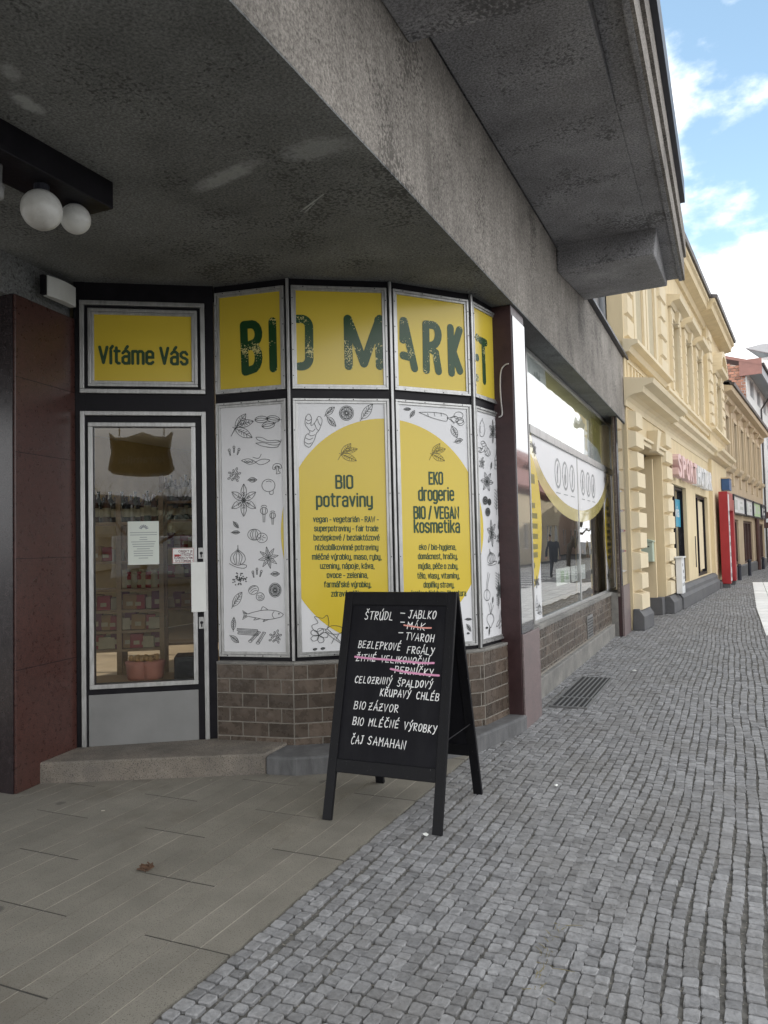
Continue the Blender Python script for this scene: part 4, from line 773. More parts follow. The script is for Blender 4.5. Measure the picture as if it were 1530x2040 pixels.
# ---- shop room behind the glass
plan = [(-4.2,4.06),(-3.42,4.56),(-2.80,4.68),(-2.23,5.06),(-1.84,5.56),(-1.86,12.78),(-8.89,12.78),(-8.89,4.06)]
MB().prism([(p[0],p[1],.09) for p in plan],(0,0,.04)).build('shop_floor', M['interior_floor'], SB)
m_ = MB(); m_.box(-9,-8.9,4.0,4.2,.13,CEIL); m_.box(-9,-8.9,8.2,12.9,.13,CEIL); m_.box(-9,-8.9,4.2,8.2,.13,.4); m_.box(-9,-8.9,4.2,8.2,3.2,CEIL); m_.build('shop_wall', M['interior'], SB); m_ = MB(); [m_.box(-8.98,-8.93,y-.03,y+.03,.4,3.2) for y in (5.5,6.9)]; m_.build('added_daylight_opening', M['sign_white'], SB); MB().box(-8.9,-1.96,12.8,12.89,.13,CEIL).build('shop_wall', M['interior'], SB)  # rear wall opening and its bars are added, unseen, to daylight the room
MB().prism([(-4.2,4.08,.13),(-8.9,4.08,.13),(-8.9,3.97,.13),(-4.2,3.97,.13)], (0,0,CEIL-.13)).build('shop_wall', M['interior'], SB)
MB().prism([(p[0],p[1],3.24) for p in plan],(0,0,.02)).build('shop_ceiling', M['white_sheet'], SB)

# ================================================================== THINGS ABOUT THE SHOP
# ---- sandwich board
fl, frr, br, bl = ground(652,1630), ground(879,1666), ground(955,1583), ground(760,1559)
BD = thing('sandwich_board', (-1.70,3.98,0), 'black wooden A-frame chalkboard with a handwritten menu on the pavement', 'sandwich board')
XL, XR = -2.045, -1.37; YT, ZT = 3.985, 1.185
FB = Fr((XL,3.645,0),(1,0,0),(0,YT-.012-3.645,ZT)); RB = Fr((XR+.0,4.325,0),(-1,0,0),(0,YT+.012-4.325,ZT)); FH = math.hypot(YT-.012-3.645,ZT); BW = XR-XL
for fr, side in ((FB,'front'),(RB,'rear')):
    for a0, a1 in ((0,.052),(BW-.052,BW)): MB().fbox(fr,a0,a1,-.012,.012,0,FH).build('leg', M['board_wood'], BD, bevel=.003)
    MB().fbox(fr,.052,BW-.052,-.012,.0115,FH-.075,FH-.001).build('top_rail', M['board_wood'], BD, bevel=.003)
    MB().fbox(fr,.052,BW-.052,-.012,.0115,.245,.315).build('bottom_rail', M['board_wood'], BD, bevel=.003)
    p_ = MB().fbox(fr,.052,BW-.052,-.005,.003,.315,FH-.075).build('writing_panel', M['board'], BD)
    if side == 'front': front_panel = p_
mb = MB()
for a in (.07,BW-.07): mb.tube([(XL+a-.03,YT,ZT-.006),(XL+a+.03,YT,ZT-.006)],.007,8)
mb.build('hinge', M['steel'], BD)
mb = MB()
for x0 in (XL+.005,XR-.005): mb.tube([FB.pt(.02 if x0 < -1.7 else BW-.02,-.014,.45), RB.pt(BW-.02 if x0 < -1.7 else .02,-.014,.45)],.003,6)
mb.build('stay_cord', M['black'], BD)
ZB = lambda x, y: (620+x/3.85, 1160+y/3.85)
def line(mb, s, x0, y0, x1, y1, h):
    A = FB.hit(*ZB(x0,y0)); B = FB.hit(*ZB(x1,y1)); T = FB.hit(*ZB(x0,y0-h)); chalk(mb, FB, s, A[0], B[0], A[1], B[1], T[1]-A[1], .0047, .0036)
mb = MB()
for s, x0, y0, x1, y1, h in (('ŠTRÚDL',410,285,632,290,60),('-',682,265,722,270,58),('JABLKO',748,275,962,280,58),('-',682,335,718,338,58),('MÁK',735,355,880,372,52),('-',668,412,706,414,50),('TVAROH',725,440,945,462,55),('BEZLEPKOVÉ',362,500,690,525,52),('FRGÁLY',735,545,948,558,52),('ŽITNÉ',345,602,500,608,50),('VELIKONOČNÍ',535,612,905,635,50),('PERNÍČKY',640,695,940,720,50),('CELOZRNNÝ',335,770,622,785,50),('ŠPALDOVÝ',660,797,935,812,50),('KŘUPAVÝ',528,872,765,888,54),('CHLÉB',805,893,985,912,54),('BIO',328,970,420,975,58),('ZÁZVOR',440,980,672,1000,56),('BIO',318,1092,405,1098,58),('MLÉČNÉ',440,1102,678,1118,56),('VÝROBKY',712,1128,965,1160,56),('ČAJ',305,1238,405,1240,62),('SAMAHAN',432,1242,728,1284,62)): line(mb, s, x0, y0, x1, y1, h)
mb.build('chalk_writing', M['chalk'], front_panel, fix=False)
def dash(pts, mt, w):
    mb = MB(); ribbon(mb, FB, smooth_pts([FB.hit(*ZB(*p)) for p in pts],4), w, .0048); mb.build('chalk_strike', M[mt], front_panel, fix=False)
dash([(715,330),(780,340),(850,350),(922,352)],'chalk_red',.008); dash([(340,572),(450,585),(560,592),(700,605),(850,620),(942,620)],'chalk_pink',.011); dash([(612,665),(720,688),(850,705),(982,716)],'chalk_pink',.011)

# ---- ceiling lamp
LP = thing('ceiling_lamp', (-2.93,2.3,CEIL), 'dark ceiling board carrying grimy white glass globe lamps under the overhang', 'lamp')
MB().box(-3.06,-2.805,1.55,2.95,3.195,CEIL).build('mounting_board', M['black'], LP, bevel=.004)
for (x_, y_, z_, r_) in ((-2.915,2.60,3.075,.094),(-2.94,2.83,3.125,.074)):
    g = MB().ball((x_,y_,z_),r_,24).build('globe', M['globe'], LP, smooth=True)
    MB().lathe((x_,y_,0),[(.035,z_+r_*.85),(.035,3.196)],14).build('socket', M['dark_metal'], g, smooth=False)
s_ = MB().lathe((-2.93,2.37,0),[(.012,3.03),(.028,3.045),(.030,3.10),(.020,3.115),(.022,3.196)],14).build('socket', M['steel'], LP, smooth=True)
# ---- small curved white box by the pier head
FW = Fr((-4.0,3.36,0),(-.09,.565,0)); 
A = FW.hit(98,553); B = FW.hit(152,607)
SX = thing('wall_light', (-4.03,3.75,3.1), 'white curved box light fixed at the top of the granite pier', 'wall light')
A0, A1 = FW.hit(99,600,.05)[0], FW.hit(152,600,.05)[0]; zz0, zz1 = FW.hit(125,600,.05)[1], FW.hit(125,560,.05)[1]
pr = [FW.pt(A0,0,zz0),FW.pt(A0,.035,zz0)]+[FW.pt(A0+(A1-A0)*k/6,.035+.02*math.sin(math.pi*k/6)+.012*k/6,zz0) for k in range(1,6)]+[FW.pt(A1,.047,zz0),FW.pt(A1,0,zz0)]
MB().prism(pr,(0,0,zz1-zz0)).build('housing', M['white_sheet'], SX, bevel=.003)
MB().fbox(FW,A0-.03,A0-.002,0,.03,zz0+.005,zz1-.005).build('bracket', M['black'], SX)
# ---- loose cable by the column
C3 = Fr((-1.69,5.893,0),(1,0,0))
cp = [C3.hit(x_,y_) for x_, y_ in ((1014,725),(1006,728),(999,738),(997,760),(998,790),(1000,812),(1001,825),(998,830),(994,831))]
cb = MB().tube([C3.pt(p[0],.008,p[1]) for p in smooth_pts(cp,4)],.006,8).build('cable', M['cable'], None, smooth=True); tag(cb, 'loose pale cable hooked along the maroon column beside the last yellow panel', 'cable')
# ---- drain grate
g = [ground(*p) for p in ((1113,1408),(1165,1413),(1210,1353),(1160,1350))]
gx0, gx1, gy0, gy1 = -1.50,-1.21,6.80,8.33
GR = thing('drain_grate', ((gx0+gx1)/2,(gy0+gy1)/2,0), 'rectangular steel drain grate set in the setts beside the tiled plinth', 'grate')
MB().box(gx0,gx1,gy0,gy1,.002,.008).build('pit', M['pit'], GR)
mb = MB(); mb.box(gx0-.02,gx0,gy0-.02,gy1+.02,-.01,.016); mb.box(gx1,gx1+.02,gy0-.02,gy1+.02,-.01,.016); mb.box(gx0,gx1,gy0-.02,gy0,-.01,.016); mb.box(gx0,gx1,gy1,gy1+.02,-.01,.016); mb.box(gx0,gx1,7.20,7.225,.0085,.016); mb.build('grate_frame', M['grate'], GR)
for k in range(6): x_ = gx0+.035+k*.045; MB().box(x_,x_+.013,gy0,gy1,.0085,.0150).build('grate_bar', M['grate'], GR)
# ---- litter
def scrap(px, py, r, mt, nm, lab, cat, group=None, z=.004):
    p = ground(px, py); mb = MB(); n = 7; q = random.Random(px)
    vs = [(p.x+r*math.cos(k*6.283/n)*q.uniform(.5,1.2), p.y+r*math.sin(k*6.283/n)*q.uniform(.5,1.2), z+q.uniform(0,.012)) for k in range(n)]
    mb.add(vs+[(p.x,p.y,z+.014)], [(k,(k+1)%n,n) for k in range(n)]); o = mb.build(nm, M[mt], None); tag(o, lab, cat, group); s = o.modifiers.new('s','SOLIDIFY'); s.thickness = .0015
scrap(848,1666,.016,'white_sheet','paper_scrap','white paper scrap beside the nearest leg of the chalkboard','litter')
scrap(1264,1337,.035,'white_sheet','paper_scrap','white paper scrap on the setts beyond the drain grate','litter')
scrap(1108,1568,.014,'white_sheet','paper_scrap','small white scrap on the open setts right of the chalkboard','litter')
p = ground(292,1733); mb = MB(); q = random.Random(4)
for k in range(9):
    a = q.uniform(0,6.28); pts = [Vector((p.x+.03*q.uniform(-1,1),p.y+.03*q.uniform(-1,1),.006+q.uniform(0,.02))) for _ in range(4)]; mb.tube([pts[0],pts[1],pts[2]],.0035,5)
for k in range(5):
    c = Vector((p.x+.028*q.uniform(-1,1),p.y+.022*q.uniform(-1,1),.012)); mb.add([c+Vector((.022*q.uniform(-1,1),.02*q.uniform(-1,1),.012*q.uniform(-.6,1))) for _ in range(4)],[(0,1,2,3)])
tag(mb.build('dry_leaf_clump', M['leafbrown'], None, fix=False), 'curled dry brown leaf clump lying alone on the entrance slabs', 'leaf')
for px, py, lab in ((420,1556,'pale cigarette butt at the foot of the entrance step'),(205,1617,'pale cigarette butt by a slab joint before the granite pier')):
    p = ground(px,py); a = random.uniform(0,3); d = Vector((math.cos(a),math.sin(a),0))*.009
    tag(MB().tube([p-d+Vector((0,0,.006)),p+d+Vector((0,0,.006))],.0035,8).build('cigarette_butt', M['groove'], None), lab, 'litter', 'cigarette butts on the entrance slabs')
mb = MB(); q = random.Random(9); A_, B_ = ground(1112,1838), ground(1058,1990)
for k in range(46):
    p = A_.lerp(B_, q.random())+Vector((q.gauss(0,.006),q.gauss(0,.006),-.008)); d = Vector((q.gauss(0,.03),q.gauss(0,.03),q.uniform(.01,.03))); mb.tube([p,p+d*.6,p+d+Vector((0,0,-.004))],[.0016,.0013,.0006],4)
tag(mb.build('dry_grass', pbr('dry_grass',(.22,.19,.10),.9,var=.3), None, fix=False), 'dry grass stalks growing in a joint of the setts', 'grass', None, 'stuff')
# ====SPLIT
# ================================================================== GOODS SEEN THROUGH THE DOOR
def dup(o, loc, label=None, rot=None):
    c = o.copy(); col.objects.link(c); c.location = loc
    if rot is not None: c.rotation_euler = (0,0,rot)
    if label: c['label'] = label
    for ch in o.children:
        d = ch.copy(); col.objects.link(d); d.parent = c
        for g_ in ch.children: e = g_.copy(); col.objects.link(e); e.parent = d
    return c
def rack(o_, x0, x1, ys, lab, dep=.32, xs=None):
    a0 = D.hit(x0,1100,o_)[0]; a1 = D.hit(x1,1100,o_)[0]; zs = [D.hit((x0+x1)/2,y,o_)[1] for y in ys]
    t = thing('shelf_rack', D.pt((a0+a1)/2,o_-dep/2,.13), lab, 'shelf', 'pine racks inside the shop')
    for a in [a0,a1]+[D.hit(x,1100,o_)[0] for x in (xs or [])]:
        for oo in (0,-dep+.04): MB().fbox(D,a-.02,a+.02,o_+oo-.04,o_+oo,.131,zs[0]+.25).build('upright', M['pine'], t)
    for z in zs: MB().fbox(D,a0+.02,a1-.02,o_-dep+.01,o_-.005,z-.022,z).build('shelf', M['pine'], t)
    return a0, a1, zs, o_
rA = rack(-1.25, 150, 321, (1040,1118,1174,1216,1257,1294), 'pine shelf rack stocked with bottles and boxes just behind the shop door', xs=[236])
rB = rack(-2.3, 322, 418, (997,1034,1090,1150,1210,1280), 'taller pine shelf rack deeper in the shop, right of the front rack')
gm = {k: pbr('goods_'+k, c, r_, var=.15) for k, c, r_ in (('amber',(.09,.035,.012),.15),('green',(.03,.05,.02),.15),('dark',(.02,.02,.022),.2),('cream',(.50,.42,.27),.5),('red',(.34,.03,.03),.5),('tan',(.36,.20,.07),.7),('pink',(.45,.17,.12),.7),('plum',(.17,.02,.05),.6))}
def bottle_proto(h, r_, m_, nm, lab, cat, grp, jar=False):
    pr = [(r_*.95,0),(r_,.01),(r_,h*.62),(r_*.8,h*.70),(r_*.34,h*.80),(r_*.32,h*.93),(r_*.4,h*.94),(r_*.4,h)] if not jar else [(r_*.92,0),(r_,.01),(r_,h*.75),(r_*.85,h*.82),(r_*.92,h*.84),(r_*.92,h)]
    o = MB().lathe((0,0,0),pr,14).build(nm, gm[m_], None, smooth=False); tag(o, lab, cat, grp)
    MB().lathe((0,0,0),[(r_*1.02,h*.2),(r_*1.02,h*.52)],14).build('label_band', gm['cream'], o); return o
def stock(protos, rk, zi, f0, f1, n, dep=.1):
    a0, a1, zs, o_ = rk
    for k in range(n):
        p = protos[k % len(protos)]; a = a0+(a1-a0)*(f0+(f1-f0)*(k+.5)/n)+random.uniform(-.012,.012)
        loc = D.pt(a, o_-dep-random.uniform(0,.06), zs[zi]+.001)
        if not p.get('_used'): p.location = loc; p['_used'] = 1
        else: dup(p, loc, rot=random.uniform(0,6))
bt = [bottle_proto(.24,.034,'amber','bottle','amber glass bottle with cream label on the racks in the shop','bottle','bottles on the shop racks'), bottle_proto(.27,.036,'green','bottle','dark green glass bottle with cream label on the racks in the shop','bottle','bottles on the shop racks'), bottle_proto(.22,.038,'dark','bottle','black glass bottle with cream label on the racks in the shop','bottle','bottles on the shop racks')]
stock(bt, rA, 0, .02, .99, 20)
bt2 = [bottle_proto(.16,.042,'cream','jar','pale jar with cream label on the racks in the shop','jar','jars on the shop racks',True), bottle_proto(.14,.045,'red','jar','red jar with cream label on the racks in the shop','jar','jars on the shop racks',True)]
stock(bt2, rA, 2, .5, .99, 8); stock(bt, rB, 0, .03, .97, 9); stock(bt, rB, 1, .03, .97, 9)
def carton(m_, lab, w=.12, h=.13, d=.12):
    o = MB().hexa([(-w/2,-d/2,0),(w/2,-d/2,0),(w/2,d/2,0),(-w/2,d/2,0)],[(-w/2*.96,-d/2*.9,h),(w/2*.96,-d/2*.9,h),(w/2*.96,d/2*.9,h),(-w/2*.96,d/2*.9,h)]).build('carton', gm[m_], None, bevel=.006); tag(o, lab, 'box', 'cartons and packets on the shop racks')
    f = MB().box(-w*.22,w*.22,-d*.5-.002,-d*.5+.0,h*.25,h*.52).build('label_card', gm['cream'], o); o.rotation_euler = (0,0,math.atan2(D.t.y,D.t.x)); return o
ct = [carton('tan','tan cardboard packet on the racks behind the shop door'), carton('plum','plum coloured packet on the racks behind the shop door',.1,.15), carton('cream','cream packet on the racks behind the shop door',.14,.1), carton('red','red packet on the racks behind the shop door',.11,.12)]
def stock2(rk, zi, f0, f1, n, sh=0):
    a0, a1, zs, o_ = rk
    for k in range(n):
        p = ct[(k*7+sh) % 4]; a = a0+(a1-a0)*(f0+(f1-f0)*(k+.5)/n); loc = D.pt(a, o_-.1-random.uniform(0,.05), zs[zi]+.001)
        if not p.get('_used'): p.location = loc; p['_used'] = 1
        else: dup(p, loc, rot=math.atan2(D.t.y,D.t.x)+random.uniform(-.15,.15))
stock2(rA,3,.05,.98,9,1); stock2(rA,4,.05,.98,9,2); stock2(rA,5,.05,.98,8,0); stock2(rA,1,.05,.48,4,1); stock2(rB,2,.05,.95,5,1); stock2(rB,3,.05,.95,5,3); stock2(rB,4,.05,.95,5,2)
for o in bt+bt2+ct:
    if '_used' in o: del o['_used']
for o in list(col.objects):
    if '_used' in o: del o['_used']
BZ = D.hit(290,1352,-.5)[1]; ba0, ba1 = D.hit(150,1340,-.5)[0], D.hit(420,1340,-.5)[0]
BN = thing('low_bench', D.pt((ba0+ba1)/2,-.5,.13), 'low wooden bench just inside the shop door under the paper sacks', 'bench')
MB().fbox(D,ba0,ba1,-.75,-.30,BZ-.03,BZ).build('bench_top', M['pine'], BN)
for a in (ba0+.05,ba1-.05):
    for oo in (-.72,-.36): MB().fbox(D,a-.02,a+.02,oo,oo+.04,.131,BZ-.031).build('leg', M['pine'], BN)
for k, (x_, lab) in enumerate(((276,'pinkish paper sack on the low bench inside the door, farther from the black crate'),(303,'pinkish paper sack on the low bench inside the door, beside the black crate'))):
    a = D.hit(x_,1340,-.5)[0]; c = D.pt(a,-.5,BZ+.001); mb = MB(); mb.lathe(c,[(.075,0),(.085,.02),(.09,.08),(.10,.13),(.09,.135)],12)
    o = mb.build('paper_sack', gm['pink'], None, smooth=True); tag(o, lab, 'bag'); q = MB()
    for j in range(14): an = j*.9; q.ball(c+Vector((.075*math.cos(an)*random.random(),.075*math.sin(an)*random.random(),.14+random.random()*.02)),.022,6)
    q.build('contents', gm['tan'], o)
a = D.hit(372,1330,-.5)[0]; cr_ = MB().fbox(D,a-.08,a+.08,-.6,-.36,BZ+.001,BZ+.17).build('crate', gm['dark'], None, bevel=.01); tag(cr_, 'black plastic crate on the low bench at the right edge of the door glass', 'crate')
MB().fbox(D,a-.05,a+.05,-.36,-.356,BZ+.10,BZ+.13).build('hand_slot', M['black'], cr_)

# ================================================================== YELLOW BUILDING
Y = Fr((-1.48,12.9,0),(math.sin(YD),math.cos(YD),0))
YB = thing('town_house', Y.pt(7,0,0), 'yellow stucco town house with quoins, heavy cornices and a sports shop on the ground floor', 'building')
def wall(root, fr, a0, a1, z0, z1, holes, mt, o0=-.25, o1=0, nm='wall'):
    """wall with rectangular openings cut as real gaps"""
    xs = sorted(set([a0,a1]+[h[0] for h in holes]+[h[1] for h in holes])); mb = MB()
    for i in range(len(xs)-1):
        p, q = xs[i], xs[i+1]; mid = (p+q)/2; hs = sorted([(h[2],h[3]) for h in holes if h[0] < mid < h[1]]); z = z0
        for lo, hi in hs:
            if lo > z+1e-4: mb.fbox(fr,p,q,o0,o1,z,lo)
            z = hi
        if z < z1: mb.fbox(fr,p,q,o0,o1,z,z1)
    return mb.build(nm, mt, root)
upw = [(c-.48,c+.48,4.78,6.28) for c in (5.45,7.45,9.45)]+[(12.6,13.9,4.78,6.2)]
gw = [(4.35,6.40,.46,2.62),(8.0,10.5,.46,2.58)]
wall(YB,Y,0,15.2,0,7.62,[(.80,3.0,-1,3.1)]+gw+upw,M['stucco'])
MB().fbox(Y,0,15.2,-3,-.6,0,7.5).build('house_body', M['stucco'], YB)
# door recess
MB().fbox(Y,.80,3.0,-.55,-.50,0,3.1).build('door_recess', M['stucco'], YB); dr = MB(); dr.fbox(Y,1.15,2.65,-.499,-.46,.12,2.75); dr.build('door', M['brownwood'], YB)
mb = MB(); mb.fbox(Y,2.999,3.05,-.5,.03,.3,3.08); mb.fbox(Y,2.72,2.80,-.46,-.1,.0,3.0); mb.build('door_jamb', M['stucco'], YB)
mb = MB(); mb.fbox(Y,.70,3.10,0,.07,3.08,3.16); mb.fbox(Y,.66,3.14,0,.11,3.16,3.21); mb.hexa([Y.pt(1.80,0,3.04),Y.pt(1.80,.15,3.04),Y.pt(2.02,.15,3.04),Y.pt(2.02,0,3.04)],[Y.pt(1.74,0,3.42),Y.pt(1.74,.2,3.42),Y.pt(2.08,.2,3.42),Y.pt(2.08,0,3.42)]); mb.build('door_lintel', M['stucco_trim'], YB, bevel=.008)
# quoins: rusticated blocks
def quoins(a0, a1, z0, z1, n, o_=.0, dp=.075, alt=.10):
    h = (z1-z0)/n; mb = MB()
    for k in range(n):
        w = alt if k % 2 else 0; zb, zt = z0+k*h+.012, z0+(k+1)*h-.012
        mb.hexa([Y.pt(a0+w,o_,zb),Y.pt(a1-w,o_,zb),Y.pt(a1-w,o_,zt),Y.pt(a0+w,o_,zt)],[Y.pt(a0+w+.03,o_+dp,zb+.035),Y.pt(a1-w-.03,o_+dp,zb+.035),Y.pt(a1-w-.03,o_+dp,zt-.035),Y.pt(a0+w+.03,o_+dp,zt-.035)])
    mb.build('quoins', M['stucco_trim'], YB)
quoins(.03,.74,.28,3.58,10,0,.13,.06); quoins(3.08,3.95,.32,3.58,10,0,.10,.08)
quoins(.05,.62,4.75,7.5,7,0,.06,.05); quoins(3.35,4.15,4.75,7.5,7,0,.06,.12)
MB().fbox(Y,10.95,15.1,0,.10,0,3.7).build('risalit', M['stucco'], YB); wall(YB,Y,10.95,15.1,4.0,7.6,[(12.6,13.9,4.78,6.2)],M['stucco'],0,.10,'risalit')
quoins(11.0,11.85,4.72,7.5,9,.10,.06,.10); quoins(14.3,15.05,4.72,7.5,9,.10,.06,.10)
# blind panels, dentils, string course, cornices
for a0, a1 in ((.95,1.55),(2.15,2.75)): MB().fbox(Y,a0,a1,0,.012,4.8,7.45).build('blind_panel', pbr('grey_beige_panel',(.46,.40,.27),.9,var=.06), YB)
for a0, a1 in ((.72,.90),(1.62,1.82),(1.92,2.08),(2.82,3.0)): MB().fbox(Y,a0,a1,0,.05,4.72,7.5).build('pilaster', M['stucco_trim'], YB, bevel=.006)
def cornice(a0, a1, k, z, nm='cornice', mt='stucco_trim'):
    MB().profile(Y,[(0,z-.36),(.05*k,z-.36),(.07*k,z-.27),(.16*k,z-.22),(.30*k,z-.19),(.62*k,z-.17),(.66*k,z-.08),(.95*k,z-.04),(1.0*k,z+.03),(0,z+.10)],a0,a1).build(nm, M[mt], YB)
cornice(-.12,3.62,.47,3.97); cornice(3.625,11.0,.30,3.95); cornice(10.9,15.25,.42,3.96)
def course(a0, a1, k, z): MB().profile(Y,[(0,z-.16),(.4*k,z-.15),(.55*k,z-.07),(k,z-.04),(k,z+.02),(0,z+.07)],a0,a1).build('string_course', M['stucco_trim'], YB)
course(-.08,3.5,.24,4.64); course(3.505,10.95,.15,4.50); course(10.85,15.2,.27,4.60)
for a0 in (.15,1.9,4.3,6.1,7.9,9.5): 
    mb = MB(); bars(mb,Y,a0,a0+1.4,4.08,4.40,.03,0,.02); [mb.fbox(Y,a0+.28+k*.26,a0+.36+k*.26,0,.03,4.13,4.34) for k in range(4)]; mb.build('relief_panel', M['stucco_trim'], YB)
for i, (c0, c1, z0, z1) in enumerate(upw):
    o_ = .10 if i == 3 else 0; w = MB(); bars(w,Y,c0+.03,c1-.03,z0+.03,z1-.03,.06,-.17,-.12); w.fbox(Y,(c0+c1)/2-.03,(c0+c1)/2+.03,-.17,-.12,z0+.09,z1-.09); w.fbox(Y,c0+.09,c1-.09,-.165,-.125,z1-.6,z1-.55)
    w = w.build('window', M['sign_white'], YB); MB().fbox(Y,c0+.01,c1-.01,-.2,-.175,z0,z1).build('pane', M['window_dark'], w)
    mb = MB(); mb.fbox(Y,c0-.2,c0-.001,o_,o_+.06,z0-.1,z1+.02); mb.fbox(Y,c1+.001,c1+.2,o_,o_+.06,z0-.1,z1+.02); mb.fbox(Y,c0-.2,c1+.2,o_,o_+.06,z1+.02,z1+.2)
    for k in range(6):
        z = z0+.1+k*.25; mb.fbox(Y,c0-.19,c0-.02,o_+.06,o_+.072,z,z+.2); mb.fbox(Y,c1+.02,c1+.19,o_+.06,o_+.072,z,z+.2)
    mb.hexa([Y.pt((c0+c1)/2-.08,o_,z1-.02),Y.pt((c0+c1)/2-.08,o_+.12,z1-.02),Y.pt((c0+c1)/2+.08,o_+.12,z1-.02),Y.pt((c0+c1)/2+.08,o_,z1-.02)],[Y.pt((c0+c1)/2-.12,o_,z1+.22),Y.pt((c0+c1)/2-.12,o_+.16,z1+.22),Y.pt((c0+c1)/2+.12,o_+.16,z1+.22),Y.pt((c0+c1)/2+.12,o_,z1+.22)]); mb.build('window_surround', M['stucco_trim'], w)
    mb = MB(); mb.profile(Y,[(o_,z1+.22),(o_+.08,z1+.23),(o_+.12,z1+.3),(o_+.26,z1+.33),(o_+.28,z1+.42),(o_,z1+.48)],c0-.3,c1+.3)
    if i == 3:
        cc_ = (c0+c1)/2; arcp = [(cc_+.95*math.cos(R_(a)), z1+.40+.62*math.sin(R_(a))) for a in range(0,181,15)]; inn = [(cc_+.78*math.cos(R_(a)), z1+.40+.46*math.sin(R_(a))) for a in range(180,-1,-15)]
        mb.prism([Y.pt(p[0],o_+.0,p[1]) for p in arcp+inn], Y.n*.26)
    mb.build('window_hood', M['stucco_trim'], w)
# roof cornice with gutter
for a0, a1, k in ((-.1,9.6,.36),(9.605,15.3,.50)):
    MB().profile(Y,[(0,7.45),(.06,7.47),(.10,7.60),(k*.8,7.66),(k*.86,7.80),(k,7.84),(k,7.93),(0,7.96)],a0,a1).build('roof_cornice', M['stucco'], YB)
    MB().profile(Y,[(k-.10,7.945),(k+.05,7.935),(k+.07,8.02),(k-.1,8.06)],a0,a1).build('gutter', M['roof'], YB)
MB().profile(Y,[(.3,7.97),(-4,11),(-8,7.97)],0,15.2).build('roof', M['roof'], YB)
# stepped plinth
mb = MB(); mb.profile(Y,[(-.02,0),(.17,0),(.17,.22),(.09,.34),(.0,.34)],-.02,.82); mb.profile(Y,[(-.02,0),(.17,0),(.17,.22),(.09,.34),(0,.34)],2.98,3.98); mb.profile(Y,[(-.02,0),(.20,0),(.20,.24),(.15,.30),(.15,.38),(.09,.45),(-.02,.452)],3.985,10.9); mb.profile(Y,[(0,0),(.22,0),(.22,.18),(.1,.2)],10.95,15.1); mb.fbox(Y,2.68,2.975,-.5,.0,0,.33)
mb.build('plinth', M['plinth'], YB, bevel=.01)
# shop windows
for i, (a0, a1, z0, z1) in enumerate(gw):
    w = MB(); bars(w,Y,a0,a1,z0,z1,.07,-.2,-.08); w.fbox(Y,a0+(a1-a0)*.36,a0+(a1-a0)*.36+.09,-.2,-.07,z0+.07,z1-.07); w = w.build('shop_window', M['black'], YB); MB().fbox(Y,a0+.07,a1-.07,-.15,-.14,z0+.07,z1-.07).build('pane', M['window_dark'] if i == 0 else M['window_dark'], w)
    if i == 0:
        MB().fbox(Y,5.35,6.30,-.138,-.132,1.72,2.35).build('blue_notice', M['sign_blue'], w); mb = MB(); text(mb,Y,'via',5.50,6.15,1.95,.26,-.130,.02); mb.build('lettering', M['sign_white'], w, fix=False)
    else:
        MB().fbox(Y,9.2,10.40,-.138,-.132,.6,2.45).build('cream_panel', M['stucco_trim'], w); MB().fbox(Y,8.1,8.6,-.138,-.132,.6,1.6).build('maroon_panel', M['maroon'], w)
# ---- sign letters
SG = thing('shop_sign', Y.pt(7.2,.1,2.95), 'row of raised pink and white shop letters above the yellow house windows', 'sign')
a = 4.05
for i, c in enumerate('SPORTHOTAR'):
    vs, fs = text_geo(c, .03); x0 = min(v[0] for v in vs); x1 = max(v[0] for v in vs); hc = max(v[1] for v in text_geo('H', .03)[0]); mb = MB(); wd = .50
    for f in fs: mb.prism([Y.pt(a+(vs[j][0]-x0)/(x1-x0)*wd,.05,2.76+vs[j][1]/hc*.46) for j in f], Y.n*.14)
    o = mb.build('letter', M['sign_pink'] if i < 5 else M['sign_white'], SG, fix=True); a += .615
mb = MB(); mb.fbox(Y,4.0,10.2,.0,.05,2.80,2.83); mb.fbox(Y,4.0,10.2,.0,.05,3.08,3.11); mb.build('mounting_rail', M['alu'], SG)
# ---- meter cabinet, mailbox, red portal, blue sign
mb = MB().fbox(Y,3.62,3.97,.12,.24,.345,1.06).build('meter_cabinet', M['sign_white'], None, bevel=.01); tag(mb, 'scuffed white cabinet standing against the rusticated quoins of the yellow house', 'cabinet')
MB().fbox(Y,3.58,4.0,.11,.27,1.061,1.09).build('lid', M['sign_white'], mb); q = MB(); [q.fbox(Y,3.65+.055*k,3.69+.055*k,.241,.244,.5+.13*((k*3)%4),.56+.13*((k*3)%4)) for k in range(5)]; q.build('stickers', M['black'], mb)
A = Y.hit(1285,1112,-.3); MX = thing('mailbox', Y.pt(2.6,-.3,A[1]), 'pale green mailbox in the door recess of the yellow house', 'mailbox')
a0 = Y.hit(1285,1100,-.30)[0]; a1 = Y.hit(1300,1100,-.30)[0]; z0, z1 = Y.hit(1292,1112,-.3)[1], Y.hit(1292,1088,-.3)[1]
MB().fbox(Y,2.55,2.717,-.42,-.12,1.02,1.40).build('box', M['mint'], MX, bevel=.01); MB().profile(Y,[(-.44,1.401),(-.10,1.401),(-.10,1.42),(-.27,1.47),(-.44,1.42)],2.53,2.717).build('lid', M['mint'], MX); MB().fbox(Y,2.546,2.55,-.36,-.18,1.30,1.32).build('slot', M['black'], MX)
RP = thing('red_portal', Y.pt(12.5,.3,0), 'tall red portal frame with white panel standing before the yellow house pilaster', 'portal')
ro0, ro1 = .20, .44
